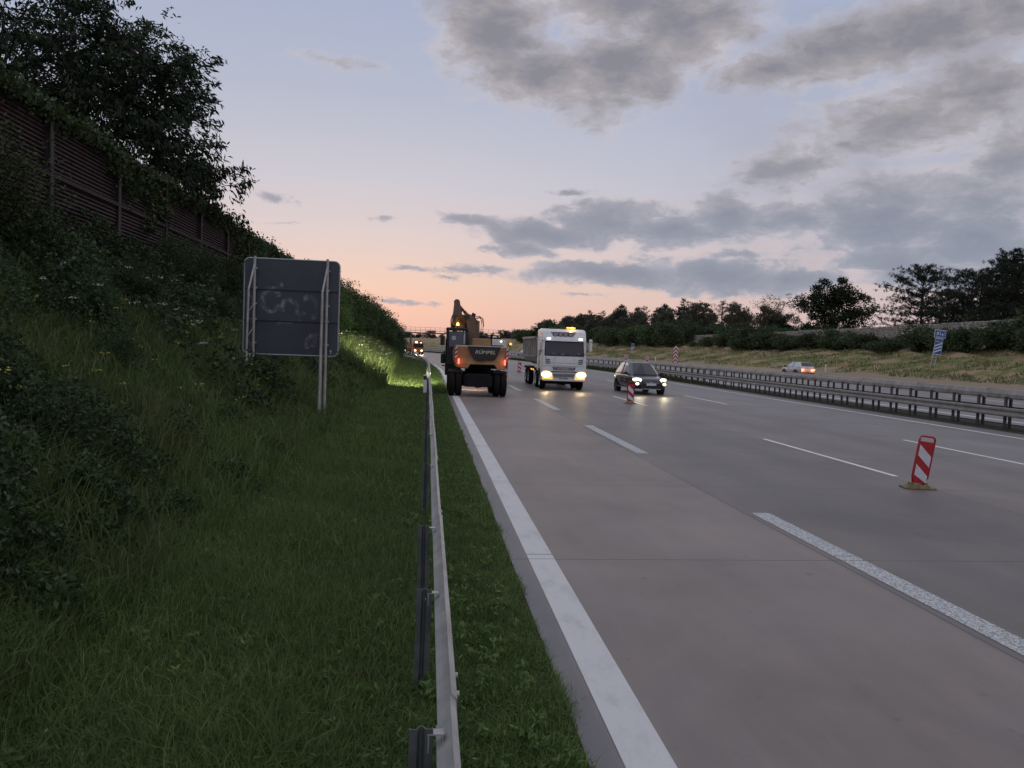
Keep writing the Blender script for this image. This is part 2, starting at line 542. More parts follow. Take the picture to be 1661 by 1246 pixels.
def ground_mat():
    m = bpy.data.materials.new('soil_and_turf')
    m.use_nodes = True
    n = NT(m.node_tree)
    b = m.node_tree.nodes['Principled BSDF']
    g = n.n('ShaderNodeNewGeometry')
    p = g.outputs['Position']
    sx = n.n('ShaderNodeSeparateXYZ')
    n.link(p, sx.inputs[0])
    uv = n.n('ShaderNodeUVMap', uv_map='plan')
    su = n.n('ShaderNodeSeparateXYZ')
    n.link(uv.outputs[0], su.inputs[0])
    x0 = su.outputs[0]
    f1 = n.noise(p, 0.35, 6, 0.6)
    f2 = n.noise(p, 3.0, 6, 0.65)
    f3 = n.noise(p, 25, 4, 0.6)
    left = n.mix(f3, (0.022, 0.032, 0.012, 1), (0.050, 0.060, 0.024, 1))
    turf = n.mix(f2, (0.10, 0.118, 0.042, 1), (0.215, 0.205, 0.085, 1))
    dry = n.mix(f3, (0.40, 0.275, 0.185, 1), (0.27, 0.19, 0.12, 1))
    right = n.mix(n.smooth(n.math('ADD', n.math('MULTIPLY', f1, 0.75), n.math('MULTIPLY', f2, 0.25)), 0.44, 0.58), turf, dry)
    verge = n.mix(n.math('MULTIPLY', f2, 0.7), (0.33, 0.25, 0.20, 1), (0.20, 0.17, 0.095, 1))
    right = n.mix(n.math('MULTIPLY', n.smooth(n.math('ADD', n.math('MULTIPLY', n.math('SUBTRACT', f1, 0.5), 26.0), x0), 50.5, 54.0), 0.8), right, dry)
    right = n.mix(n.smooth(x0, 44.0, 46.8), verge, right)
    med = n.mix(f2, (0.07, 0.065, 0.06, 1), (0.035, 0.04, 0.025, 1))
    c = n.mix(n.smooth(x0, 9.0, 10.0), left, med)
    c = n.mix(n.smooth(x0, 30.0, 31.0), c, right)
    n.link(c, b.inputs['Base Color'])
    b.inputs['Roughness'].default_value = 0.95
    b.inputs['Specular IOR Level'].default_value = 0.1
    bp = n.n('ShaderNodeBump')
    bp.inputs['Strength'].default_value = 0.6
    bp.inputs['Distance'].default_value = 0.06
    n.link(n.noise(p, 9, 6, 0.7), bp.inputs['Height'])
    n.link(bp.outputs[0], b.inputs['Normal'])
    return m

def joint_mask(n, x, y):
    """saw-cut joints of a concrete carriageway: one every 4.6 m across, and between the lanes"""
    t = n.math('FRACT', n.math('DIVIDE', n.math('ADD', y, 100 * 4.6 - 8.19 + 0.008), 4.6))

    a = n.math('LESS_THAN', t, 0.0036)
    for xx in (4.66, 9.15, 13.75):
        b = n.math('LESS_THAN', n.math('ABSOLUTE', n.math('SUBTRACT', x, xx)), 0.008)
        a = n.math('MAXIMUM', a, b)
    return a

def road_mat(name, opp=False):
    m = bpy.data.materials.new(name)
    m.use_nodes = True
    n = NT(m.node_tree)
    b = m.node_tree.nodes['Principled BSDF']
    uv = n.n('ShaderNodeUVMap', uv_map='plan')
    v = uv.outputs[0]
    s = n.n('ShaderNodeSeparateXYZ')
    n.link(v, s.inputs[0])
    x, y = s.outputs[0], s.outputs[1]
    big = n.noise(v, 0.35, 6, 0.6, 0.6)
    mid = n.noise(n.vmath('MULTIPLY', v, (1.6, 0.5, 1)), 1.6, 6, 0.65)
    fine = n.noise(v, 90, 3, 0.7)
    streak = n.noise(n.vmath('MULTIPLY', v, (3.0, 0.06, 1)), 1.4, 4, 0.6)
    lane = n.ramp(n.math('DIVIDE', x, 20.0), [(0.0, (0.235, 0.220, 0.230, 1)), (0.0574, (0.235, 0.222, 0.232, 1)), (0.0578, (0.325, 0.264, 0.240, 1)), (0.23, (0.320, 0.260, 0.236, 1)),
                                               (0.235, (0.242, 0.203, 0.192, 1)), (0.455, (0.238, 0.200, 0.190, 1)), (0.462, (0.275, 0.228, 0.212, 1)), (0.68, (0.275, 0.228, 0.212, 1)), (0.69, (0.285, 0.252, 0.244, 1)), (1.0, (0.285, 0.254, 0.246, 1))])
    k = n.math('ADD', 0.11, n.math('MULTIPLY', big, 0.66))
    k = n.math('ADD', k, n.math('MULTIPLY', mid, 0.34))
    k = n.math('ADD', k, n.math('MULTIPLY', streak, 0.16))
    k = n.math('ADD', k, n.math('MULTIPLY', n.math('SUBTRACT', fine, 0.5), 0.30))
    c = n.vmath('MULTIPLY', lane, n.n('ShaderNodeCombineXYZ').outputs[0])
    cx = n.n('ShaderNodeCombineXYZ')
    for i in range(3):
        n.link(k, cx.inputs[i])
    c = n.vmath('MULTIPLY', lane, cx.outputs[0])
    if not opp:
        # rubber darkened wheel paths
        for wx in (6.0, 7.9, 10.6, 12.5):
            wpath = n.math('SUBTRACT', 1.0, n.smooth(n.math('ABSOLUTE', n.math('SUBTRACT', x, wx)), 0.1, 0.65))
            c = n.mix(n.math('MULTIPLY', wpath, n.math('ADD', 0.08, n.math('MULTIPLY', streak, 0.30))), c, (0.10, 0.10, 0.105, 1))
        # oil drips and pale chips
        sp = n.noise(v, 5.0, 2, 0.5)
        c = n.mix(n.math('MULTIPLY', n.smooth(sp, 0.66, 0.78), 0.40), c, (0.08, 0.075, 0.075, 1))
        vo = n.n('ShaderNodeTexVoronoi')
        n.link(v, vo.inputs['Vector'])
        vo.inputs['Scale'].default_value = 1.7
        chip = n.math('LESS_THAN', vo.outputs['Distance'], 0.02)
        c = n.mix(n.math('MULTIPLY', chip, 0.6), c, (0.5, 0.48, 0.46, 1))
    hue = n.noise(n.vmath('ADD', v, (31.0, 7.0, 0.0)), 0.55, 5, 0.6, 0.8)
    c = n.mix(n.math('MULTIPLY', n.smooth(hue, 0.42, 0.62), 0.30), c, n.vmath('MULTIPLY', c, (0.82, 0.90, 1.0)))
    jm = joint_mask(n, x, y)
    c = n.mix(n.math('MULTIPLY', jm, 0.85), c, (0.03, 0.028, 0.028, 1))
    n.link(c, b.inputs['Base Color'])
    n.link(n.math('ADD', 0.40, n.math('MULTIPLY', mid, 0.22)), b.inputs['Roughness'])
    b.inputs['Specular IOR Level'].default_value = 0.42
    bp = n.n('ShaderNodeBump')
    bp.inputs['Strength'].default_value = 0.28
    bp.inputs['Distance'].default_value = 0.006
    hh = n.math('ADD', n.noise(n.vmath('MULTIPLY', v, (1, 3.0, 1)), 45, 4, 0.7), n.math('MULTIPLY', jm, -3.0))
    n.link(hh, bp.inputs['Height'])
    n.link(bp.outputs[0], b.inputs['Normal'])
    return m

def marking_mat(name, col_, speckle=0.0, wear=0.35, worn=(0.26, 0.25, 0.25)):
    m = bpy.data.materials.new(name)
    m.use_nodes = True
    n = NT(m.node_tree)
    b = m.node_tree.nodes['Principled BSDF']
    uv = n.n('ShaderNodeUVMap', uv_map='plan')
    v = uv.outputs[0]
    s = n.n('ShaderNodeSeparateXYZ')
    n.link(v, s.inputs[0])
    f = n.noise(n.vmath('MULTIPLY', v, (1, 0.5, 1)), 4.0, 7, 0.7)
    g = n.noise(v, 60, 3, 0.7)
    c = n.mix(n.math('MULTIPLY', n.smooth(f, 0.45, 0.72), wear), (*col_, 1), (*worn, 1))
    c = n.mix(n.math('MULTIPLY', n.smooth(g, 0.5, 0.75), 0.25), c, (0.30, 0.29, 0.29, 1))
    if speckle:
        vo = n.n('ShaderNodeTexVoronoi')
        n.link(n.vmath('ADD', v, n.vmath('MULTIPLY', n.n('ShaderNodeTexNoise').outputs['Color'], (0.0, 0.0, 0.0))), vo.inputs['Vector'])
        vo.inputs['Scale'].default_value = 30
        h = n.noise(v, 38, 3, 0.7, 1.2)
        c = n.mix(n.math('MULTIPLY', n.smooth(h, 0.44, 0.56), speckle), c, (0.16, 0.155, 0.16, 1))
        bp = n.n('ShaderNodeBump')
        bp.inputs['Strength'].default_value = 0.8
        bp.inputs['Distance'].default_value = 0.01
        n.link(n.math('SUBTRACT', 1.0, h), bp.inputs['Height'])
        n.link(bp.outputs[0], b.inputs['Normal'])
    jm = joint_mask(n, s.outputs[0], s.outputs[1])
    t2 = n.math('FRACT', n.math('DIVIDE', n.math('ADD', s.outputs[1], 100 * 4.6 - 8.36), 4.6))
    jm = n.math('MAXIMUM', jm, n.math('MULTIPLY', n.math('LESS_THAN', t2, 0.005), n.math('GREATER_THAN', n.noise(n.vmath('MULTIPLY', v, (0, 0.21, 0)), 1.0, 0), 0.45)))
    c = n.mix(n.math('MULTIPLY', jm, 0.8), c, (0.05, 0.045, 0.045, 1))
    n.link(c, b.inputs['Base Color'])
    b.inputs['Roughness'].default_value = 0.6
    return m

galv = pmat('galvanised_steel', (0.44, 0.43, 0.42), 0.5, 0.35, 0.15, 5, 0.05, 60, dirt=((0.24, 0.22, 0.19), 0.45))
galv_dark = pmat('weathered_steel_post', (0.14, 0.15, 0.155), 0.55, 0.4, 0.25, 8, 0.05, 60, dirt=((0.16, 0.15, 0.13), 0.4))
galv_med = pmat('weathered_barrier_steel', (0.30, 0.275, 0.255), 0.6, 0.3, 0.18, 3, 0.04, 60, dirt=((0.17, 0.14, 0.11), 0.55))
post_med = pmat('grimy_barrier_post', (0.085, 0.078, 0.072), 0.7, 0.3, 0.3, 4)
black_pl = pmat('black_plastic', (0.018, 0.018, 0.02), 0.5)
black_paint = pmat('black_paint', (0.012, 0.013, 0.016), 0.35)
rubber = pmat('rubber', (0.012, 0.011, 0.011), 0.85, 0, 0.3, 12, 0.2, 60, spec=0.2)
white_paint = pmat('white_truck_paint', (0.74, 0.73, 0.74), 0.32, 0, 0.05, 3, coat=0.4, dirt=((0.45, 0.42, 0.38), 0.35))
grey_body = pmat('grey_tipper_steel', (0.34, 0.315, 0.29), 0.5, 0.3, 0.14, 2, dirt=((0.2, 0.17, 0.14), 0.5))
digger_yellow = pmat('digger_yellow', (0.36, 0.205, 0.085), 0.45, 0, 0.12, 3, dirt=((0.16, 0.10, 0.05), 0.4))
digger_dark = pmat('digger_dark', (0.014, 0.013, 0.015), 0.8, 0, 0.3, 5, spec=0.2)
chrome = pmat('wheel_alloy', (0.5, 0.5, 0.5), 0.35, 0.7, 0.1)
red_refl = pmat('red_reflective', (0.42, 0.02, 0.025), 0.5, 0, 0.12, 10)
white_refl = pmat('white_reflective', (0.66, 0.66, 0.70), 0.5, 0, 0.06, 10, dirt=((0.35, 0.33, 0.32), 0.3))
blue_sign = pmat('blue_sign_face', (0.012, 0.075, 0.30), 0.45, 0, 0.1, 6)
sign_white = pmat('sign_white', (0.62, 0.66, 0.72), 0.5)
base_rubber = pmat('recycled_base', (0.19, 0.145, 0.07), 0.8, 0, 0.35, 14, 0.4, 30)
dark_glass = glass('dark_glass')
side_glass = glass('side_glass', (.55, .55, .56), .10)
side_glass.node_tree.nodes['Principled BSDF'].inputs['Metallic'].default_value = .75
cab_glass = glass('windscreen_glass', (0.040, 0.039, 0.046), 0.07)
bark = pmat('bark', (0.035, 0.028, 0.022), 0.9, 0, 0.4, 9, 0.8, 14)
wood_slat = pmat('stained_timber', (0.036, 0.018, 0.018), 0.8, 0, 0.4, 5, 0.3, 20)
concrete_post = pmat('concrete_post', (0.05, 0.045, 0.045), 0.85, 0, 0.2, 6, 0.3, 20)
lamp_warm = emat('headlamp_warm', (1.0, 0.80, 0.40), 2.4)
lamp_white = emat('headlamp_white', (1.0, 0.90, 0.62), 2.6)
lamp_cool = emat('marker_lamp', (0.98, 1.0, 0.82), 1.8)
lamp_amber = emat('amber_lamp', (1.0, 0.42, 0.08), 1.7)
lamp_red = emat('tail_lamp_red', (1.0, 0.16, 0.10), 2.2)
lamp_orange_red = emat('tail_lamp_orange', (1.0, 0.28, 0.14), 1.8)

def spot(name, parent, loc, target, energy, size_deg, color, blend=0.6, rad=0.08):
    l = bpy.data.lights.new(name, 'SPOT')
    l.energy = energy
    l.spot_size = R(size_deg)
    l.spot_blend = blend
    l.color = color
    l.shadow_soft_size = rad
    o = bpy.data.objects.new(name, l)
    col.objects.link(o)
    o.parent = parent
    o.location = loc
    o.rotation_euler = (Vector(target) - Vector(loc)).to_track_quat('-Z', 'Y').to_euler()
    return o
def bulb(name, parent, loc, energy, color, rad=0.06):
    l = bpy.data.lights.new(name, 'POINT')
    l.energy = energy
    l.color = color
    l.shadow_soft_size = rad
    o = bpy.data.objects.new(name, l)
    col.objects.link(o)
    o.parent = parent
    o.location = loc
    return o

# ------------------------------------------------------------------ setting: ground, roads, markings
def sheet(name, xs, ys, zf, mat):
    V, UV, F = [], [], []
    nx = len(xs)
    for y in ys:
        b = bend(y)
        for x in xs:
            V.append((x + b, y, zf(x, y)))
            UV.append((x, y))
    for j in range(len(ys) - 1):
        for i in range(nx - 1):
            F.append((j * nx + i, j * nx + i + 1, (j + 1) * nx + i + 1, (j + 1) * nx + i))
    me = bpy.data.meshes.new(name)
    me.from_pydata(V, [], F)
    u = me.uv_layers.new(name='plan')
    vi = np.empty(len(me.loops), np.int32)
    me.loops.foreach_get('vertex_index', vi)
    u.data.foreach_set('uv', np.array(UV, np.float32)[vi].ravel())
    me.update()
    return tag(mesh_obj(name, me, mat), kind='structure')

YS = [-25 + 1.5 * i for i in range(60)] + [66 + 4 * i for i in range(70)] + [350 + 25 * i for i in range(16)] + [900, 1400]
gx = sorted(set(PX + [-8, -7.2, -6, -5.2, -3.9, -3.3, -2.4, -20, 47, 50, 53.5, 56.5, 60, 66, 80, 130, 200, -100, -200]))
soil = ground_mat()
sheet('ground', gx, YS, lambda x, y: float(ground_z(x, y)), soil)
sheet('road', [0.95, 3, 5, 9.3, 14, 17, 19.7], YS, lambda x, y: 0.0, road_mat('concrete_carriageway'))
OPPZ = lambda x: 0.018 * (x - 22.6) + 0.0
sheet('opposite_road', [22.5, 27, 32, 37, 42.5], YS, lambda x, y: OPPZ(x), road_mat('far_carriageway', True))

def strips(name, x0, x1, spans, mat, zf):
    V, UV, F = [], [], []
    for (a, b) in spans:
        n = max(1, int((b - a) / 3))
        base = len(V)
        for i in range(n + 1):
            y = a + (b - a) * i / n
            for x in (x0, x1):
                V.append((x + bend(y), y, zf(x)))
                UV.append((x, y))
        for i in range(n):
            k = base + 2 * i
            F.append((k, k + 1, k + 3, k + 2))
    me = bpy.data.meshes.new(name)
    me.from_pydata(V, [], F)
    u = me.uv_layers.new(name='plan')
    vi = np.empty(len(me.loops), np.int32)
    me.loops.foreach_get('vertex_index', vi)
    u.data.foreach_set('uv', np.array(UV, np.float32)[vi].ravel())
    return tag(mesh_obj(name, me, mat), kind='structure')

mk_edge = marking_mat('edge_line_paint', (0.60, 0.585, 0.59), 0.0, 0.55, (0.40, 0.385, 0.385))
mk_wide = marking_mat('agglomerate_paint', (0.66, 0.67, 0.68), 0.85, 0.25)
mk_thin = marking_mat('lane_line_paint', (0.80, 0.78, 0.78), 0.0, 0.15)
up = lambda x: 0.004
strips('road_edge_line', 1.155, 1.445, [(-20, 500)], mk_edge, up)
strips('road_edge_line', 18.42, 18.58, [(-20, 500)], mk_thin, up)
strips('wide_lane_marking', 4.76, 5.04, [(-7.3, -1.3), (4.7, 10.68), (16.85, 22.88), (28.4, 34.3)] + [(40.2 + 12 * i, 46.2 + 12 * i) for i in range(20)], mk_wide, up)
strips('lane_marking', 9.27, 9.39, [(-3.7, 2.3), (14.25, 20.34), (31.8, 37.8)] + [(49.8 + 18 * i, 55.8 + 18 * i) for i in range(14)], mk_thin, up)
strips('lane_marking', 13.77, 13.90, [(-3, 3), (14.8, 20.9), (34.2, 40.2)] + [(52.2 + 18 * i, 58.2 + 18 * i) for i in range(14)], mk_thin, up)
upo = lambda x: OPPZ(x) + 0.004
strips('road_edge_line', 23.3, 23.5, [(-20, 420)], mk_thin, upo)
strips('road_edge_line', 41.3, 41.5, [(-20, 420)], mk_thin, upo)
for xx in (28.0, 32.5, 37.0):
    strips('lane_marking', xx, xx + 0.13, [(-15 + 18 * i, -9 + 18 * i) for i in range(22)], mk_thin, upo)

# ------------------------------------------------------------------ left guardrail
W_BEAM = [(0.054, 0.748), (0.060, 0.742), (0.081, 0.722), (0.081, 0.672), (0.030, 0.628), (0.0, 0.606), (0.0, 0.560), (0.030, 0.538), (0.081, 0.494), (0.081, 0.452), (0.052, 0.428), (0.018, 0.416)]
def beam_strip(pts, y0, y1, x_off, side=1, step=2.0, z_off=0.0, th=0.004):
    """a rolled rail section swept along the road; thin but solid"""
    mb = MB()
    n = max(1, int(math.ceil((y1 - y0) / step)))
    k = len(pts)
    rings = []
    inner = []
    for i in range(k):
        a, c = pts[max(0, i - 1)], pts[min(k - 1, i + 1)]
        d = Vector((c[0] - a[0], c[1] - a[1])).normalized()
        inner.append((pts[i][0] + d.y * th, pts[i][1] - d.x * th))
    for i in range(n + 1):
        y = y0 + (y1 - y0) * i / n
        b = bend(y)
        ring = [(x_off + side * p[0] + b, y, p[1] + z_off) for p in pts]
        ring += [(x_off + side * p[0] + b, y, p[1] + z_off) for p in inner[::-1]]
        rings.append(ring)
    mb.loft(rings)
    return mb

def sigma_post(h=0.68, depth=0.35, side=1):
    prof = [(-0.050, -0.028), (-0.050, -0.012), (-0.046, -0.012), (-0.046, -0.024), (-0.020, -0.024), (-0.008, 0.004), (0.008, 0.004), (0.020, -0.024), (0.046, -0.024), (0.046, -0.012), (0.050, -0.012), (0.050, -0.028),
            (0.017, -0.028), (0.006, 0.0), (-0.006, 0.0), (-0.017, -0.028)]
    mb = MB()
    mb.prism([(p[0], p[1]) for p in prof], -depth, h, 'xy')
    return mb.mesh('post')

gr = thing('guardrail', 'galvanised steel guardrail on sigma posts between grass verge and concrete carriageway', 'guardrail', (0.06, 0, 0))
pm = sigma_post()
gy = [-2.3, -0.45, 1.38, 3.2, 5.05, 6.86, 10.44, 14.12, 17.7, 21.3, 24.9, 28.5, 32.1] + [36 + 4 * i for i in range(38)]
for i, y in enumerate(gy):
    o = mesh_obj('post', pm, galv_dark if i == 0 else None, gr)
    o.location = (-0.042 + bend(y), y, 0.0)
    o.rotation_euler = (random.Random(i).uniform(-.012, .012), random.Random(i + 50).uniform(-.012, .012), heading(y) + random.Random(i + 90).uniform(-.04, .04))
br = MB()
br.box((0, 0, 0), (0.07, 0.05, 0.006), None).box((0.03, 0, -0.05), (0.006, 0.05, 0.10)).box((-0.03, 0, -0.04), (0.006, 0.05, 0.08)).tube([(-0.05, 0, -0.045), (-0.015, 0, -0.045)], 0.012, 8)
bm_ = br.mesh('bracket')
for i, y in enumerate(gy[:13]):
    o = mesh_obj('bracket', bm_, galv if i == 0 else None, gr)
    o.location = (0.022 + bend(y), y, 0.655)
edges = [-2.1, 1.55, 3.36, 7.02, 10.6, 14.3, 17.9, 21.5, 25.1, 28.7, 32.3] + [36.2 + 4 * i for i in range(38)]
rg = random.Random(4)
jit = [rg.uniform(-.006, .006) for _ in edges]
for i in range(len(edges) - 1):
    mb = beam_strip(W_BEAM, edges[i] + 0.004, edges[i + 1], 0.030 + (0.0 if i % 2 else 0.007), 1, 1.2, jit[i])
    if i < 12:
        xo_ = 0.030 + (0.0 if i % 2 else 0.007)
        for (zz, yy) in ((.70, .10), (.47, .10), (.70, .3), (.47, .3), (.583, .2)):
            p_ = xo_ + (.079 if zz != .583 else -.002)
            mb.tube([(p_ + bend(edges[i]), edges[i] + yy, zz), (p_ + .015 + bend(edges[i]), edges[i] + yy, zz)], .014, 8)
    o = mb.build('rail_element', galv, gr, smooth=False)

# ------------------------------------------------------------------ median barrier (two rails high, posts in two rows)
mbar = thing('median_barrier', 'grimy two rail steel safety barrier with close set posts along the median', 'crash barrier')
def c_post(h):
    mb = MB()
    mb.prism([(-0.05, -0.03), (0.05, -0.03), (0.05, -0.024), (-0.044, -0.024), (-0.044, 0.024), (0.05, 0.024), (0.05, 0.03), (-0.05, 0.03)], -0.3, h, 'xy')
    return mb.mesh('post')
cpm = c_post(1.16)
ys = [17.0 + 1.355 * i for i in range(50)]
for row, xx in enumerate((20.42, 20.98)):
    for i, y in enumerate(ys):
        yy = y + (0.45 if row else 0)
        o = mesh_obj('post', cpm, post_med if (i == 0 and row == 0) else None, mbar)
        o.location = (xx + bend(yy), yy, 0)
        o.rotation_euler = (0, 0, heading(yy) + PI / 2)
mb = MB()
for xx in (20.42, 20.98):
    for i in range(60):
        y = ys[-1] + 1.355 * (i + 1) * 1.6
        mb.box((xx + bend(y), y, 0.55), (0.08, 0.08, 1.1))
tag(mb.build('post', post_med, mbar), kind='stuff')
LOW = [(0.0, 0.780), (0.05, 0.775), (0.10, 0.75), (0.10, 0.69), (0.055, 0.645), (0.055, 0.595), (0.10, 0.55), (0.10, 0.49), (0.06, 0.462), (0.0, 0.455)]
beam_strip(LOW, 12, 270, 20.36, -1, 4.0).build('lower_rail', galv_med, mbar)
beam_strip(LOW, 12, 270, 21.04, 1, 4.0).build('lower_rail', galv_med, mbar)
UPB = [(-0.22, 1.08), (-0.25, 1.12), (-0.25, 1.25), (-0.17, 1.40), (0.17, 1.40), (0.25, 1.25), (0.25, 1.12), (0.22, 1.08)]
mb = MB()
rings = []
for i in range(90):
    y = 12 + i * 2.9
    rings.append([(20.70 + p[0] + bend(y), y, p[1]) for p in UPB])
mb.loft(rings)
mb.build('upper_rail', galv_med, mbar)
mb = MB()
for i in range(64):
    y = 14 + i * 4.06
    mb.box((20.70 + bend(y), y, 1.25), (0.53, 0.10, 0.33), None, 0, (0.72, 1))
mb.build('rail_coupling', galv_med, mbar)

# ------------------------------------------------------------------ chevron markers on the median
def chevron(name, label, x, y, ztop, zbot, w):
    t = thing(name, label, 'chevron marker', (x + bend(y), y, 0), heading(y), 'red and white chevron markers on the median barrier')
    mb = MB()
    hw = w / 2
    mb.prism([(-hw, zbot), (hw, zbot), (hw, ztop - hw * 1.1), (0, ztop), (-hw, ztop - hw * 1.1)], 0.0, 0.03, 'xz')
    mb.build('board', red_refl, t, fix=True)
    st = MB()
    z = ztop - hw * 1.15 - 0.02
    while z > zbot - 0.05:
        hgt = 0.15 if ztop > 2.5 else 0.12
        st.prism([(-hw * .96, z - hgt), (-hw * .96, z), (0, z + hw * 1.1), (0, z + hw * 1.1 - hgt)], -0.004, 0.0, 'xz')
        st.prism([(0, z + hw * 1.1 - hgt), (0, z + hw * 1.1), (hw * .96, z), (hw * .96, z - hgt)], -0.004, 0.0, 'xz')
        z -= 0.31 if ztop > 2.5 else 0.24
    st.build('white_stripe', white_refl, t, fix=True)
    p = MB()
    p.tube([(0, 0.055, 0.9), (0, 0.055, ztop - 0.25)], 0.025, 8)
    p.build('post', galv, t)
    return t
chevron('chevron_marker', 'tall red and white chevron board with five chevrons above the median barrier', 20.75, 62.9, 2.92, 1.36, 0.46)
chevron('chevron_marker', 'short chevron board on the median barrier just right above the dark car roof', 20.75, 70.9, 2.0, 1.40, 0.47)
chevron('chevron_marker', 'short chevron board on the median barrier above the left of the dark car roof', 20.75, 78.2, 2.0, 1.38, 0.47)
chevron('chevron_marker', 'farthest chevron board on the median barrier, nearest to the white truck', 20.75, 86.0, 1.92, 1.40, 0.47)

# ------------------------------------------------------------------ striped delineator beacons
def beacon_proto(name, label, loc, rz, lean):
    t = thing(name, label, 'delineator', loc, rz, 'red and white delineator beacons along the lane line')
    A = roty(lean)
    def put(o):
        o.rotation_euler = (R(3), lean, 0)
        return o
    b = MB()
    b.box((0, 0, 0.015), (0.56, 0.30, 0.03), None, 0, (0.96, 0.92))
    b.box((0, 0, 0.045), (0.40, 0.20, 0.05), None, 0, (0.8, 0.8))
    b.box((-0.12, 0, 0.075), (0.07, 0.11, 0.06)).box((0.12, 0, 0.075), (0.07, 0.11, 0.06))
    b.build('foot_plate', base_rubber, t, bevel=0.008)
    hw, z0, z1 = 0.135, 0.09, 0.86
    p = MB()
    rr = 0.05
    p.prism([(-hw + 0.03, z0), (hw - 0.03, z0), (hw - 0.012, z0 + 0.10), (hw - .012, z1), (-hw + .012, z1), (-hw + 0.012, z0 + 0.10)], -0.016, 0.016, 'xz')
    put(p.build('board', red_refl, t, fix=True))
    fr = MB()
    hh = 0.955
    path = [(-hw + .03, 0, z0), (-hw, 0, z0 + .12), (-hw, 0, hh - rr), (-hw + rr * .3, 0, hh - rr * .3), (-hw + rr, 0, hh), (hw - rr, 0, hh), (hw - rr * .3, 0, hh - rr * .3), (hw, 0, hh - rr), (hw, 0, z0 + .12), (hw - .03, 0, z0)]
    fr.tube(path, 0.019, 8)
    put(fr.build('handle_frame', red_refl, t, smooth=True))
    w2, sl = hw - 0.02, 0.20
    st = MB()
    for zc in (0.60, 0.24):
        q = [(-w2, zc), (-w2, zc + 0.20), (w2, zc + 0.20 - sl), (w2, zc - sl)]
        q = [(a, max(z0 + .02, min(z1 - .01, c))) for a, c in q]
        st.prism(q, -0.021, -0.0165, 'xz')
        st.prism([(-a, c) for a, c in q], 0.0165, 0.021, 'xz')
    put(st.build('white_stripe', white_refl, t, fix=True))
    return t
b1 = beacon_proto('delineator_beacon', 'nearest red and white striped beacon on a tan foot plate, leaning to one side', (8.90, 12.95, 0.004), R(-9), R(6.5))
b2 = copy_tree(b1)
b2.location = (8.86, 32.8, 0.004)
b2.rotation_euler = (0, 0, R(-6))
b2['label'] = 'red and white striped beacon standing in front of the dark car'
b3 = copy_tree(b1)
b3.location = (8.45 + bend(69.8), 69.8, 0.004)
b3.rotation_euler = (0, 0, R(4))
b3['label'] = 'distant red and white striped beacon between the excavator and the white truck'
for b, l in ((b2, R(1)), (b3, R(1))):
    for ch in b.children:
        if ch.name.split('.')[0] != 'foot_plate':
            ch.rotation_euler = (0, l, 0)

# ------------------------------------------------------------------ guide posts
def guide_post(label, x, y, z, h=1.0):
    t = thing('guide_post', label, 'guide post', (x + bend(y), y, z), heading(y))
    m = MB()
    m.prism([(-0.06, -0.05), (0.06, -0.05), (0.045, 0.05), (-0.045, 0.05)], 0, h * 0.72, 'xy')
    m.prism([(-0.06, -0.05), (0.06, -0.05), (0.045, 0.05), (-0.045, 0.05)], h * 0.93, h, 'xy')
    m.build('post', white_refl, t, fix=True)
    k = MB()
    k.prism([(-0.06, -0.05), (0.06, -0.05), (0.045, 0.05), (-0.045, 0.05)], h * 0.72, h * 0.93, 'xy')
    k.build('black_band', black_pl, t, fix=True)
    return t
guide_post('white guide post with black band on the grass beyond the silver car', 43.6, 79.8, 0.75, 1.25)
gp = guide_post('small white guide post with black band fixed to the far end of the left guardrail', -0.06, 26.6, 0.62, 0.62)
guide_post('slim white guide post on the grass left of the distance beacon sign', 43.7, 130, 0.75, 1.1)

# ------------------------------------------------------------------ sign seen from behind
sgn = thing('traffic_sign', 'large grey road sign seen from behind with whitish smeared graffiti, on two posts', 'road sign', (-3.55, 20.5, 1.0))
panel_m = pmat('sign_back_grey', (0.062, 0.069, 0.088), 0.5, 0.1, 0.10, 2, dirt=((0.10, 0.105, 0.115), 0.3))
rim_m = pmat('sign_rim', (0.36, 0.38, 0.40), 0.45, 0.4, 0.1)
SX0, SX1, SZ0, SZ1 = -4.74, -2.335, 1.88, 4.34
def rrect(x0, x1, z0, z1, r, k=5):
    pts = []
    for cx, cz, a0 in ((x1 - r, z1 - r, 0), (x0 + r, z1 - r, 90), (x0 + r, z0 + r, 180), (x1 - r, z0 + r, 270)):
        for i in range(k + 1):
            a = R(a0 + 90 * i / k)
            pts.append((cx + r * math.cos(a), cz + r * math.sin(a)))
    return pts
def loc_(o, t):
    o.matrix_parent_inverse = Matrix.Translation(Vector(t.location)).inverted()
    return o
hgt = (SZ1 - SZ0)
for k, (a, b) in enumerate(((SZ0 + 0.01, SZ0 + 0.86), (SZ0 + 0.875, SZ0 + 1.66), (SZ0 + 1.675, SZ1 - 0.01))):
    m = MB()
    pts = [p for p in rrect(SX0 + .012, SX1 - .012, SZ0 + .012, SZ1 - .012, 0.13)]
    q = [(x, min(max(z, a), b)) for x, z in pts]
    m.prism(q, 20.47, 20.50, 'xz')
    loc_(m.build('sign_panel', panel_m, sgn, fix=True), sgn)
m = MB()
rp = rrect(SX0, SX1, SZ0, SZ1, 0.14)
m.tube([(x, 20.475, z) for x, z in rp + rp[:2]], 0.022, 6)
loc_(m.build('rim', rim_m, sgn, smooth=True), sgn)
m = MB()
for zz in (SZ0 + 0.868, SZ0 + 1.668):
    m.box((-3.54, 20.462, zz), (2.36, 0.016, 0.028))
loc_(m.build('stiffener', black_pl, sgn), sgn)
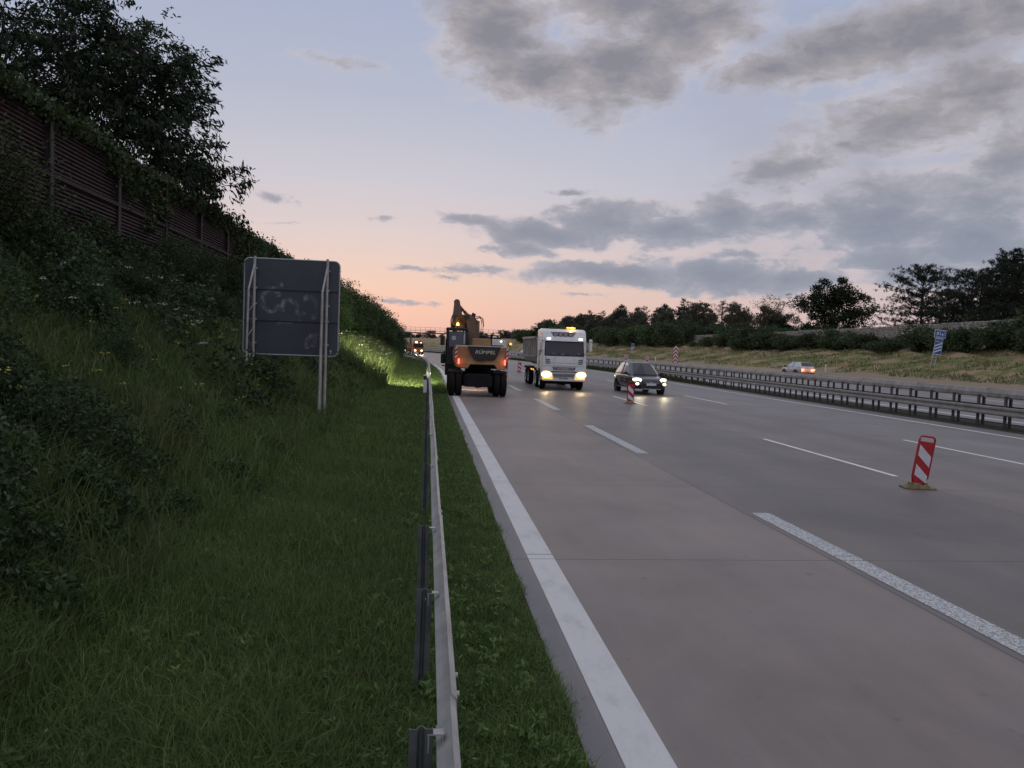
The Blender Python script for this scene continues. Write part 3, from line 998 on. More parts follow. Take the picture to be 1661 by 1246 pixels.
for (bx, bz) in ((-2.63, 0.26), (-4.45, 1.30)):
    m = MB()
    m.tube([(bx, 20.33, bz - 0.5), (bx, 20.33, SZ1 + 0.04)], 0.036, 10)
    m.tube([(bx - 0.10, 19.95, bz - 0.6), (bx - 0.08, 20.05, SZ0 + 1.62)], 0.030, 10)
    m.tube([(bx - 0.08, 20.05, SZ0 + 1.62), (bx, 20.33, SZ1 - 0.15)], 0.026, 10)
    zz = bz + 0.1
    s_ = 1
    while bx < -4 and zz < SZ0 + 1.4:
        m.tube([(bx, 20.33, zz), (bx - 0.09, 20.0, zz + 0.28)] if s_ > 0 else [(bx - 0.09, 20.0, zz), (bx, 20.33, zz + 0.28)], 0.008, 6)
        zz += 0.3
        s_ = -s_
    if bx > -4:
        m.prism([(20.0, bz - .5), (20.31, bz - .5), (20.31, SZ0 + 1.9), (20.07, SZ0 + 1.5)], bx - .085, bx - .075, 'yz')
    for zz in (SZ0 + 0.3, SZ0 + 0.9, SZ0 + 1.3, SZ0 + 1.7, SZ0 + 2.2):
        m.box((bx, 20.40, zz), (0.11, 0.10, 0.045))
    loc_(m.build('post', galv, sgn, smooth=False), sgn)
# sprayed marks: soft, half worn white smears
gm = bpy.data.materials.new('worn_spray')
gm.use_nodes = True
gn = NT(gm.node_tree)
gb = gm.node_tree.nodes['Principled BSDF']
gb.inputs['Base Color'].default_value = (0.42, 0.43, 0.46, 1)
gb.inputs['Roughness'].default_value = 0.8
gg = gn.n('ShaderNodeNewGeometry')
gnz = gn.noise(gg.outputs['Position'], 7, 6, 0.7)
guv = gn.n('ShaderNodeUVMap', uv_map='plan')
gs_ = gn.n('ShaderNodeSeparateXYZ')
gn.link(guv.outputs[0], gs_.inputs[0])
edge = gn.math('SUBTRACT', 1.0, gn.math('ABSOLUTE', gs_.outputs[1]))
al = gn.math('MULTIPLY', gn.smooth(edge, 0.0, 0.8), gn.math('ADD', 0.10, gn.math('MULTIPLY', gn.smooth(gnz, 0.45, 0.72), 0.75)))
gn.link(al, gb.inputs['Alpha'])
def smear(pts, w):
    V, UV, F = [], [], []
    n = len(pts)
    for i, (x, z) in enumerate(pts):
        a, c = pts[max(0, i - 1)], pts[min(n - 1, i + 1)]
        d = Vector((c[0] - a[0], c[1] - a[1])).normalized()
        nx_, nz_ = -d.y, d.x
        for k in (-1, 0, 1):
            V.append((x + nx_ * w * k, 20.4655, z + nz_ * w * k))
            UV.append((i / n, k))
    for i in range(n - 1):
        for k in (0, 1):
            F.append((i * 3 + k, i * 3 + k + 1, i * 3 + k + 4, i * 3 + k + 3))
    return V, UV, F
def arc(cx, cz, rx, rz, a0, a1, k=12):
    return [(cx + rx * math.cos(R(a0 + (a1 - a0) * i / k)), cz + rz * math.sin(R(a0 + (a1 - a0) * i / k))) for i in range(k + 1)]
V, UV, F = [], [], []
for pts, w in ((arc(-4.05, 3.28, 0.22, 0.28, 20, 340), 0.06), ([(-4.2, 3.62), (-4.05, 3.60), (-3.9, 3.62)], 0.03), ([(-3.82, 3.74), (-3.80, 3.62)], 0.05), ([(-3.78, 3.0), (-3.74, 3.28), (-3.6, 3.30), (-3.45, 3.22)], 0.06),
               ([(-3.42, 3.3), (-3.40, 3.0), (-3.3, 2.92), (-3.2, 3.0)], 0.05), (arc(-3.12, 3.1, 0.22, 0.30, 100, -60), 0.05), ([(-3.22, 3.42), (-3.15, 3.32)], 0.07), ([(-3.0, 2.88), (-2.85, 2.88)], 0.03),
               ([(-3.9, 2.70), (-3.7, 2.72), (-3.5, 2.74)], 0.035), ([(-3.36, 2.82), (-3.3, 2.78)], 0.03), (arc(-3.0, 2.10, 0.13, 0.30, 190, 40), 0.055), ([(-3.02, 2.35), (-2.8, 2.45)], 0.03), ([(-2.98, 2.1), (-2.93, 2.28)], 0.05)):
    v, u, f = smear(pts, w * 1.7)
    bq = len(V)
    V += v
    UV += u
    F += [tuple(i + bq for i in q) for q in f]
me = bpy.data.meshes.new('graffiti')
me.from_pydata(V, [], F)
ul = me.uv_layers.new(name='plan')
vi = np.empty(len(me.loops), np.int32)
me.loops.foreach_get('vertex_index', vi)
ul.data.foreach_set('uv', np.array(UV, np.float32)[vi].ravel())
loc_(mesh_obj('graffiti', me, gm, sgn), sgn)
m = MB()
m.tube([(-2.52, 20.468, 2.02), (-2.52, 20.462, 2.02)], 0.022, 10).box((-2.52, 20.465, 1.97), (0.018, 0.004, 0.05))
loc_(m.build('sticker', white_refl, sgn), sgn)

# ------------------------------------------------------------------ blue distance signs on the far verge
def bar_sign(label, x, y, z, bars, s, number=None, dist=None, rz=0.0, lean=0.0):
    t = thing('distance_sign', label, 'road sign', (x + bend(y), y, z), rz, None)
    t.rotation_euler = (0, lean, rz)
    w, z0, z1 = 0.33 * s, 1.30 * s, 2.80 * s
    m = MB()
    m.prism([(-w, z0), (w, z0), (w, z1), (-w, z1)], 0, 0.03, 'xz')
    m.build('panel_border', sign_white, t, fix=True)
    m = MB()
    m.prism([(-w * .93, z0 + .06 * s), (w * .93, z0 + .06 * s), (w * .93, z1 - .06 * s), (-w * .93, z1 - .06 * s)], -0.006, -0.001, 'xz')
    m.build('panel', blue_sign, t, fix=True)
    m = MB()
    for k in range(bars):
        zz = z0 + (0.14 + 0.29 * k) * s
        m.prism([(-w * .90, zz), (w * .90, zz + 0.30 * s), (w * .90, zz + 0.44 * s), (-w * .90, zz + 0.14 * s)], -0.012, -0.007, 'xz')
    m.build('white_bar', sign_white, t, fix=True)
    if dist:
        text_mesh('lettering', dist, 0.21 * s, sign_white, t, (0, -0.009, z1 - 0.30 * s), (R(90), 0, 0))
    for sx in (-0.24, 0.04):
        p = MB()
        p.tube([(sx * s * 1.15 - 0.12 * s, 0.06, -0.4), (sx * s, 0.06, z1)], 0.05 * s, 8)
        p.build('post', galv, t)
    p = MB()
    for zz in (0.45, 0.8):
        p.box((-0.2 * s, 0.06, zz * s), (0.55 * s, 0.03, 0.04))
    p.build('brace', galv, t)
    if number:
        m = MB()
        w2 = 0.47 * s
        m.prism([(-w2, z1 + .05 * s), (w2, z1 + .05 * s), (w2, z1 + .80 * s), (-w2, z1 + .80 * s)], -0.02, 0.02, 'xz')
        pl = m.build('number_plate', sign_white, t, fix=True)
        m = MB()
        a, c = z1 + .10 * s, z1 + .75 * s
        m.prism([(-w2 * .93, a), (w2 * .93, a), (w2 * .93, c), (-w2 * .93, c)], -0.027, -0.021, 'xz')
        m.build('number_field', blue_sign, pl, fix=True)
        m = MB()
        hexo = [(-w2 * .78, (a + c) / 2), (-w2 * .62, a + .06 * s), (w2 * .62, a + .06 * s), (w2 * .78, (a + c) / 2), (w2 * .62, c - .06 * s), (-w2 * .62, c - .06 * s)]
        m.tube([(x_, -0.03, z_) for x_, z_ in hexo + hexo[:2]], 0.016 * s, 5)
        m.build('number_outline', sign_white, pl)
        text_mesh('number', number, 0.40 * s, sign_white, pl, (0, -0.029, (a + c) / 2), (R(90), 0, 0), bold=0.006)
    return t
bar_sign('blue sign reading 81a and 300 m with three white bars on twin posts', 48.0, 68.3, 1.66, 3, 1.03, '81a', '300 m', R(-20), R(5))
bar_sign('small far blue distance sign with two white bars standing before the bushes', 48.0, 150.5, 1.4, 2, 0.86, None, None, R(-12), R(2))

# ------------------------------------------------------------------ gantry over the far carriageway
gt = thing('sign_gantry', 'grey lattice sign gantry with railings spanning the distant far carriageway', 'gantry', (bend(229), 229, 0), heading(229) * 0)
gst = pmat('gantry_steel', (0.10, 0.105, 0.115), 0.6, 0.3)
m = MB()
m.box((25.6, 0, 5.45), (42, 1.2, 0.35)).box((25.6, 0, 6.1), (42, 0.12, 0.10))
m.build('beam', gst, gt)
m = MB()
for i in range(30):
    m.box((4.8 + i * 1.43, -0.5, 6.4), (0.07, 0.07, 1.6))
for zz in (6.5, 7.1):
    m.box((25.6, -0.5, zz), (42, 0.06, 0.06))
m.build('railing', gst, gt)
for xx in (20.6, 46.2):
    m = MB()
    m.box((xx, 0, 2.7), (0.55, 0.6, 5.4))
    m.box((xx, 0, 0.15), (0.9, 1.0, 0.3))
    m.build('leg', gst, gt)

# ------------------------------------------------------------------ timber noise wall on the left bank
WX, WZ0, WZ1 = -9.0, 4.2, 7.36
nw = thing('noise_wall', 'dark reddish timber slat noise wall on top of the left embankment', 'noise wall')
def wall_bay(gap):
    m = MB()
    z = WZ0
    i = 0
    while z < WZ1 - 0.05:
        recess = 0.0 if z < 5.95 else -0.07
        if i % 1 == 0:
            m.box((recess, 0, z + 0.04), (0.12, 3.86, 0.062), roty(R(-28)))
        z += 0.102
        i += 1
    m.box((0.02, 0, 5.95), (0.20, 3.9, 0.10))
    m.box((-0.05, 0, WZ1 + 0.02), (0.36, 3.99, 0.06))
    if not gap:
        m.box((-0.16, 0, (WZ0 + WZ1) / 2), (0.03, 3.9, WZ1 - WZ0))
    else:
        m.box((-0.16, 0, (5.6 + WZ1) / 2), (0.03, 3.9, WZ1 - 5.6))
    return m.mesh('slat_panel')
bay = wall_bay(False)
gapbay = wall_bay(True)
wp = MB()
wp.box((0.10, 0, 5.8), (0.03, 0.16, 3.2)).box((-0.08, 0, 5.8), (0.03, 0.16, 3.2)).box((0.01, 0, 5.8), (0.17, 0.02, 3.2))
wpm = wp.mesh('wall_post')
for i in range(26):
    y = 5.35 + 4.0 * i
    g = 22 < y < 27.5
    o = mesh_obj('slat_panel', gapbay if g else bay, wood_slat if i == 0 or y in (25.35,) else None, nw)
    if g and not gapbay.materials: gapbay.materials.append(wood_slat)
    o.location = (WX + bend(y), y, 0)
    o.rotation_euler = (0, 0, heading(y))
    q = mesh_obj('wall_post', wpm, concrete_post if i == 0 else None, nw)
    q.location = (WX + bend(y - 2), y - 2, 0)
    q.rotation_euler = (0, 0, heading(y))
if len(gapbay.materials) == 0: gapbay.materials.append(wood_slat)

# ------------------------------------------------------------------ gabion wall on the right bank
stone = bpy.data.materials.new('gabion_stone')
stone.use_nodes = True
n = NT(stone.node_tree)
b = stone.node_tree.nodes['Principled BSDF']
tcx = n.n('ShaderNodeTexCoord')
vo = n.n('ShaderNodeTexVoronoi', feature='F1')
n.link(n.vmath('ADD', tcx.outputs['Object'], n.vmath('MULTIPLY', n.vmath('SUBTRACT', n.n('ShaderNodeTexNoise').outputs['Color'], (.5, .5, .5)), (.1, .1, .1))), vo.inputs['Vector'])
vo.inputs['Scale'].default_value = 3.6
vd = n.n('ShaderNodeTexVoronoi', feature='DISTANCE_TO_EDGE')
n.link(tcx.outputs['Object'], vd.inputs['Vector'])
vd.inputs['Scale'].default_value = 3.6
sp_ = n.n('ShaderNodeSeparateXYZ')
n.link(vo.outputs['Color'], sp_.inputs[0])
sc_ = n.ramp(sp_.outputs[0], [(0, (0.20, 0.17, 0.15, 1)), (0.5, (0.34, 0.29, 0.26, 1)), (1, (0.52, 0.46, 0.41, 1))])
sc_ = n.mix(n.smooth(vd.outputs['Distance'], 0.0, 0.09), (0.03, 0.026, 0.022, 1), sc_)
big_ = n.noise(tcx.outputs['Object'], 0.25, 4, 0.6)
sc_ = n.mix(n.math('MULTIPLY', n.smooth(big_, 0.46, 0.6), 0.6), sc_, (0.27, 0.245, 0.225, 1))
n.link(sc_, b.inputs['Base Color'])
b.inputs['Roughness'].default_value = 0.95
bp = n.n('ShaderNodeBump')
bp.inputs['Distance'].default_value = 0.15
n.link(vd.outputs['Distance'], bp.inputs['Height'])
n.link(bp.outputs[0], b.inputs['Normal'])
gw = thing('gabion_wall', 'long pale stone gabion wall half hidden by bushes above the far bank', 'stone wall')
rw = random.Random(8)
for i in range(32):
    y0, y1 = 40 + i * 3.85, 40 + (i + 1) * 3.85 - 0.03
    ym = (y0 + y1) / 2
    hz = 7.12 - 0.0145 * max(0, ym - 74) + rw.uniform(-.05, .05)
    m = MB()
    m.box((62 + bend(ym), ym, (3.9 + hz) / 2), (1.0, (y1 - y0) * 1.0, hz - 3.9), rotz(heading(ym)))
    m.build('gabion_block', stone, gw, bevel=0.08)

# ------------------------------------------------------------------ vehicles
def wheel(parent, c, r, w, rim_mat=chrome, name='wheel', rim_r=0.62, outer=1):
    """tyre about the x axis; the rim sits on the outer face"""
    m = MB()
    sh = 0.18 * w
    m.lathe_x(c, [(-w / 2 + sh * .3, r * rim_r), (-w / 2, r * 0.80), (-w / 2 + sh * .4, r * 0.95), (-w / 2 + sh, r), (w / 2 - sh, r), (w / 2 - sh * .4, r * 0.95), (w / 2, r * 0.80), (w / 2 - sh * .3, r * rim_r)], 28)
    o = m.build('wheel', rubber, parent, smooth=True)
    k = MB()
    s = outer
    k.lathe_x(c, [(s * (w / 2 - .03), 0.001), (s * (w / 2 - .02), r * .16), (s * (w / 2 - .08), r * .22), (s * (w / 2 - .08), r * .5), (s * (w / 2 - 0.015), r * rim_r), (s * (w / 2 - .03), r * rim_r * 1.02)], 24)
    for i in range(6):
        a = 2 * PI * i / 6
        k.box((c[0] + s * (w / 2 - .055), c[1] + math.cos(a) * r * .37, c[2] + math.sin(a) * r * .37), (0.03, r * .13, r * .42), rotx(a - PI / 2))
    k.build('rim', rim_mat, o)
    return o

def car(name, label, cat, loc, rz, body_mat, L=4.5, W=1.85, H=1.65, suv=True, front_on=True, lamp_mat=None, hatch=False, group=None, detail=True, plate=True):
    t = thing(name, label, cat, loc, rz, group)
    hw = W / 2
    zb = 0.26 if suv else 0.20
    belt = 0.98 if suv else 0.88
    st = [(0.00, zb + .16, belt - .34, .66), (0.05, zb + .08, belt - .22, .80), (0.22, zb + .02, belt - .12, .93), (0.60, zb, belt - .06, .985), (1.15, zb, belt + .02, 1.0), (1.6, zb, belt + .05, 1.0), (L * .62, zb, belt + .07, 1.0), (L - .7, zb, belt + .09, .99), (L - .25, zb + .04, belt + .08, .94), (L - .06, zb + .10, belt + .0, .86), (L, zb + .18, belt - .10, .78)]
    rings = []
    for (y, a, c, k) in st:
        h = hw * k
        mid = a + (c - a) * .55
        half = [(h * .80, a), (h * .97, a + .10), (h, mid), (h * .965, c - .07), (h * .86, c), (h * .45, c + .025)]
        rings.append([(x, y, z) for x, z in half] + [(-x, y, z) for x, z in half[::-1]])
    m = MB()
    m.loft(rings)
    body = m.build('body', body_mat, t, smooth=True, subsurf=2, fix=True)
    # cabin
    zb0 = belt - 0.02
    f0, f1, r1, r0 = (.98, 2.02, L - .95, L - .20) if not hatch else (.95, 1.9, L - .72, L - .06)
    wb, wt = hw * .94, hw * .66
    m = MB()
    rr = []
    for kk in range(5):
        u = kk / 4
        z = zb0 + (H - zb0) * u
        bul = 1
        a = f0 + (f1 - f0) * (u ** 0.92)
        bq = r0 + (r1 - r0) * (u ** 1.25)
        w_ = wb + (wt - wb) * (u ** 1.15)
        rr.append([(-w_ * .80, a, z), (0, a - .10, z), (w_ * .80, a, z), (w_, a + .28, z), (w_, (a + bq) / 2, z), (w_, bq - .2, z), (w_ * .82, bq, z), (0, bq + .05, z), (-w_ * .82, bq, z), (-w_, bq - .2, z), (-w_, (a + bq) / 2, z), (-w_, a + .28, z)])
    m.loft(rr)
    m.build('cabin', body_mat, t, smooth=True, bevel=0.09, seg=3, fix=True)
    def lerp(i0, u0, i1, u1, out=0.012):
        pass
    def cpt(i, u):
        a = [Vector(r[i]) for r in rr]
        x = u * 4
        j = min(3, int(x))
        return a[j].lerp(a[j + 1], x - j)
    def pane(nm, idx, u0, u1, push, mat=dark_glass, shrink=(0.0, 0.0)):
        lo = [cpt(i, u0) for i in idx]
        hi = [cpt(i, u1) for i in idx]
        if shrink[0] or shrink[1]:
            for row in (lo, hi):
                row[0] = row[0].lerp(row[1], shrink[0])
                row[-1] = row[-1].lerp(row[-2], shrink[1])
        V = [p + Vector(push) for p in lo + hi]
        Bk = [p - Vector(push) * .5 for p in lo + hi]
        k = len(idx)
        F = []
        for i in range(k - 1):
            F.append((i, i + 1, k + i + 1, k + i))
        mm = MB()
        mm.add(V, F)
        edge = list(range(k)) + list(range(2 * k - 1, k - 1, -1))
        mm.add([V[i] for i in edge] + [Bk[i] for i in edge], [(i, (i + 1) % len(edge), (i + 1) % len(edge) + len(edge), i + len(edge)) for i in range(len(edge))])
        return mm.build(nm, mat, t, smooth=False, fix=True)
    pane('windscreen', [0, 1, 2], 0.10, 0.93, (0, -0.025, 0.018), shrink=(0.02, 0.02))
    pane('rear_window', [6, 7, 8], 0.32, 0.92, (0, 0.022, 0.012), shrink=(0.05, 0.05))
    for sgn_, idx in ((1, [3, 4, 5]), (-1, [11, 10, 9])):
        pane('side_window', idx, 0.16, 0.90, (sgn_ * 0.014, 0, 0.004), side_glass)
        mm = MB()
        p0, p1 = cpt(idx[1], 0.1), cpt(idx[1], 0.95)
        mm.tube([p0 + Vector((sgn_ * .012, 0, 0)), p1 + Vector((sgn_ * .012, 0, 0))], 0.035, 6)
        mm.build('door_pillar', black_paint, t)
    # lower trims, grille, plate
    m = MB()
    m.prism([(-hw * .50, belt - .40), (hw * .50, belt - .40), (hw * .56, belt - .22), (-hw * .56, belt - .22)], -0.035, 0.12, 'xz')
    g = m.build('grille', black_pl, t, bevel=0.015, fix=True)
    m = MB()
    for zz in (belt - .34, belt - .28):
        m.box((0, -0.036, zz), (hw * .95, 0.012, 0.018))
    m.box((0, -0.040, belt - .31), (0.13, 0.014, 0.06))
    m.build('grille_bar', chrome, g)
    m = MB()
    m.prism([(-hw * .62, zb + .06), (hw * .62, zb + .06), (hw * .55, zb + .20), (-hw * .55, zb + .20)], -0.03, 0.15, 'xz')
    m.build('lower_intake', black_pl, t, bevel=0.015, fix=True)
    m = MB()
    m.box((0, 0.02, zb + .05), (hw * 1.15, 0.14, 0.035))
    m.build('skid_trim', chrome, t, bevel=0.01)
    if plate:
        m = MB()
        m.box((0, -0.045, zb + .30), (0.54, 0.015, 0.12))
        m.build('number_plate', white_refl, t)
    m = MB()
    m.box((0, L - .005, belt - .22), (0.54, 0.03, 0.12))
    m.build('number_plate', white_refl, t)
    m = MB()
    m.prism([(-hw * .80, zb - .02), (hw * .80, zb - .02), (hw * .80, zb + .22), (-hw * .80, zb + .22)], L - .12, L - .012, 'xz')
    m.build('rear_bumper', black_pl, t, bevel=0.03, fix=True)
    for s in (-1, 1):
        m = MB()
        pts = [(s * hw * .60, belt - .29), (s * hw * .93, belt - .26), (s * hw * .97, belt - .12), (s * hw * .62, belt - .20)]
        m.prism([(p[0], p[1]) for p in pts], -0.0, 0.30, 'xz')
        m.sphere((s * hw * .77, .08, belt - .19), (.22, .10, .10), 16, 10)
        # the lamp wraps back round the wing
        vs = m.v
        m.v = [(x, y + 0.02 + (abs(x) / hw - .6) * .55 if y < 0.2 else y + .1, z) for x, y, z in vs]
        m.build('headlight', lamp_mat if (front_on and lamp_mat) else chrome, t, fix=True)
        m = MB()
        m.sphere((s * hw * .80, 0.04, zb + .32), (0.10, 0.07, 0.075), 12, 8)
        m.build('fog_lamp', lamp_mat if (front_on and lamp_mat) else chrome, t, smooth=True)
        m = MB()
        m.prism([(s * hw * .46, belt - .30), (s * hw * .80, belt - .28), (s * hw * .80, belt - .12), (s * hw * .50, belt - .14)], L - .28, L + .006, 'xz')
        m.build('tail_light', lamp_orange_red if not front_on else red_refl, t, fix=True)
        m = MB()
        m.sphere((s * (hw + .09), 1.30, belt + .12), (0.12, 0.07, 0.085), 12, 8)
        m.box((s * (hw - .02), 1.33, belt + .06), (0.16, 0.05, 0.04))
        m.build('wing_mirror', black_pl, t, smooth=True)
        m = MB()
        m.tube([(s * (hw * .60), 2.15, H + .035), (s * (hw * .59), L - 1.15, H + .03)], 0.016, 6)
        for yy in (2.2, L - 1.2):
            m.box((s * hw * .60, yy, H), (0.03, 0.08, 0.06))
        m.build('roof_rail', chrome if suv else black_pl, t)
        m = MB()
        m.box((s * hw * 1.0, L * .48, zb + .06), (0.03, L * .5, 0.05))
        m.build('sill_trim', chrome, t)
        for yy in (1.72, 2.68):
            m = MB()
            m.box((s * (hw + .012), yy + .1, belt - .16), (0.03, 0.20, 0.03))
            m.build('door_handle', chrome, t)
        for yy in (0.92, L - .92):
            r = 0.355 if suv else 0.325
            m = MB()
            m.lathe_x((s * (hw - .10), yy, r), [(-.10, 0.001), (-.10, r * 1.16), (.10 + .013, r * 1.16), (.10 + .013, 0.001)], 28)
            m.build('wheel_arch', black_pl, t, fix=True)
            wheel(t, (s * (hw - .095), yy, r), r, 0.235, outer=s, rim_r=.66)
    return t

dark_car_paint = pmat('dark_car_paint', (0.022, 0.022, 0.027), 0.28, 0.3, 0.1, 2, coat=1.0)
silver_paint = pmat('silver_car_paint', (0.46, 0.44, 0.43), 0.3, 0.4, 0.06, 2, coat=0.6)
red_paint = pmat('white_car_paint', (0.62, 0.60, 0.60), 0.35, 0.0, 0.06, 2, coat=0.4)
c1 = car('dark_car', 'dark estate car with lit headlights driving towards us beside a striped beacon', 'car', (11.84, 39.75, 0.004), R(1.5), dark_car_paint, 4.5, 1.86, 1.68, True, True, lamp_white)
for s in (-1, 1):
    spot('headlight_beam', c1, (s * .70, -0.12, .80), (s * .5, -12, -.9), 62, 62, (1.0, 0.84, 0.55), 0.8, 0.07)
c2 = car('silver_car', 'silver hatchback with glowing red tail lights driving away on the far carriageway', 'car', (39.6, 81.2, OPPZ(39.8) + .004), PI + R(3), silver_paint, 4.2, 1.9, 1.47, False, False, None, True)
for s in (-1, 1):
    spot('headlight_beam', c2, (s * .65, -0.15, .68), (s * .6, -14, -.4), 5200, 46, (1.0, 0.88, 0.55), 0.8, 0.07)
for s in (-1, 1):
    bulb('tail_glow', c2, (s * .62, 4.45, .62), 16, (1, .26, .12), .06)
c3 = car('white_car', 'tiny distant white car with red tail lights, left of the tipper truck', 'car', (31.5 + bend(168), 172, OPPZ(31.5) + .004), PI + heading(168), red_paint, 4.5, 1.9, 1.55, True, False, None)
q = [('far_car', 'lead car of the distant oncoming queue, seen as two headlights left of the work lorry', 7.4, 182), ('far_car', 'distant oncoming car second from the left in the far queue of headlights', 12.2, 205), ('far_car', 'leftmost and farthest oncoming car in the distant queue of headlights', 15.9, 222)]
for i, (nm, lb, x0, y) in enumerate(q):
    o = car(nm, lb, 'car', (x0 + bend(y), y, .004), heading(y), dark_car_paint if i != 1 else silver_paint, 4.4, 1.85, 1.5, False, True, lamp_white, 'oncoming cars in the distance')
    for s in (-1, 1):
        pass

# ------------------------------------------------------------------ white four axle tipper truck, facing us
tr = thing('tipper_truck', 'white cab four axle tipper truck with grey body and lit headlights driving towards us', 'truck', (7.50, 41.9, 0.004), R(-.6))
FP = [(-0.02, .52), (-0.04, 1.0), (-0.02, 1.35), (0.03, 1.88), (0.20, 2.74), (0.30, 2.95), (0.46, 3.22), (0.70, 3.36), (1.2, 3.40), (2.05, 3.34), (2.05, 1.0), (1.62, .98), (1.50, 1.10), (0.95, 1.18), (0.42, 1.05), (0.34, .52)]
def yf(z):
    pr = FP[:8]
    for (ya, za), (yb, zb_) in zip(pr[:-1], pr[1:]):
        if za <= z <= zb_:
            return ya + (yb - ya) * (z - za) / (zb_ - za)
    return pr[0][0] if z < pr[0][1] else pr[-1][0]
HWT = 1.25
m = MB()
nP = len(FP)
rings = []
for (x, ins) in ((-HWT, .07), (-HWT + .07, .0), (HWT - .07, 0), (HWT, .07)):
    cy, cz = 1.0, 1.9
    rings.append([(x, y + (cy - y) * ins * (1 if y < 1 else .0) * .8, z + (cz - z) * ins * .35) for y, z in FP])
m.loft(rings)
cabo = m.build('cab', white_paint, tr, bevel=0.045, seg=3, fix=True)
m = MB()
m.panel([(-1.06, 1.93), (1.06, 1.93), (1.02, 2.70), (-1.02, 2.70)], yf, 0.006)
m.build('windscreen', cab_glass, tr, bevel=0.0, fix=True)
m = MB()
for (x_, z_, w_, h_) in ((-.55, 1.99, .34, .10), (-.1, 1.98, .22, .14), (.45, 1.985, .4, .08), (.80, 2.0, .16, .16)):
    m.panel([(x_ - w_ / 2, z_ - h_ / 2), (x_ + w_ / 2, z_ - h_ / 2), (x_ + w_ / 2.6, z_ + h_ / 2), (x_ - w_ / 2.6, z_ + h_ / 2)], yf, 0.008)
m.build('dashboard_item', pmat('dash_items', (.16, .15, .16), .6), tr, bevel=.01, fix=True)
m = MB()
m.panel([(-1.10, 1.88), (1.10, 1.88), (1.08, 1.945), (-1.08, 1.945)], yf, 0.012)
for s in (-1, 1):
    m.panel([(s * 1.06, 1.93), (s * 1.115, 1.93), (s * 1.075, 2.72), (s * 1.02, 2.72)], yf, 0.010)
m.build('windscreen_frame', black_pl, tr, fix=True)
m = MB()
for x0 in (-.75, .0, .62):
    m.tube([(x0, yf(1.95) - .03, 1.95), (x0 + .62, yf(2.03) - .03, 2.03)], 0.012, 6)
m.build('wiper', black_pl, tr)
m = MB()
m.panel([(-1.10, 2.70), (1.10, 2.70), (1.09, 2.90), (-1.09, 2.90)], lambda z: yf(2.72) - .16 + (z - 2.7) * .5, 0.0, back=.10)
vis = m.build('sun_visor', white_paint, tr, bevel=0.02, fix=True)
for s in (-1, 1):
    m = MB()
    m.sphere((s * .89, yf(2.84) - .16, 2.83), (.12, .04, .075), 14, 8)
    m.build('marker_lamp', lamp_cool, tr, smooth=True)
m = MB()
m.panel([(-.62, 2.97), (.52, 2.97), (.70, 3.22), (-.76, 3.22)], yf, 0.004, back=.02)
m.build('lamp_recess', pmat('lamp_recess_grey', (.20, .20, .22), .5), tr, fix=True)
for i, xx in enumerate((-.50, -.21, .07, .35)):
    m = MB()
    zc = 3.09
    m.tube([(xx, yf(zc) + .02, zc), (xx, yf(zc) - .10, zc - .01)], .115, 18)
    lo = m.build('spot_lamp', black_pl, tr)
    m = MB()
    m.tube([(xx, yf(zc) - .101, zc - .01), (xx, yf(zc) - .110, zc - .01)], .092, 18)
    m.build('lens', pmat('lamp_lens', (.30, .29, .30), .2, .5) if i == 0 else MATS['lamp_lens'], lo)
m = MB()
m.box((.30, .95, 3.47), (.85, .16, .09)).box((-.55, .95, 3.45), (.45, .14, .07))
lb_ = m.build('light_bar', black_pl, tr, bevel=.02)
m = MB()
m.box((.45, .86, 3.475), (.50, .03, .07))
m.sphere((.62, .80, 3.36), (.13, .03, .035), 12, 6)
m.build('amber_lens', lamp_amber, lb_)
bulb('beacon_glow', tr, (.45, .70, 3.5), 9, (1, .5, .1))
m = MB()
m.panel([(-.58, 1.10), (.58, 1.10), (.66, 1.27), (-.66, 1.27)], yf, 0.010)
m.panel([(-.72, 1.0), (.72, 1.0), (.68, 1.05), (-.68, 1.05)], yf, 0.006)
m.panel([(-.55, .74), (.55, .74), (.62, .90), (-.62, .90)], yf, 0.008)
gr_ = m.build('grille', pmat('truck_grille', (.07, .07, .08), .5), tr, fix=True)
m = MB()
for zz in (1.15, 1.22, .79, .85):
    m.box((0, yf(zz) - .016, zz), (1.1, .012, .02))
m.build('grille_bar', chrome, gr_)
text_mesh('lettering', 'SCANIA', 0.14, chrome, gr_, (-.06, yf(1.185) - .028, 1.185), (R(90), 0, 0), .004, bold=.003, sx=1.25)
m = MB()
m.panel([(-.80, 1.50), (.80, 1.50), (.95, 1.80), (-.95, 1.80)], yf, 0.012)
m.panel([(-.62, 1.36), (.62, 1.36), (.74, 1.485), (-.74, 1.485)], yf, 0.010)
m.build('front_panel', white_paint, tr, bevel=.008, fix=True)
lit_refl = emat('lit_reflector', (1.0, 0.55, 0.16), 0.85)
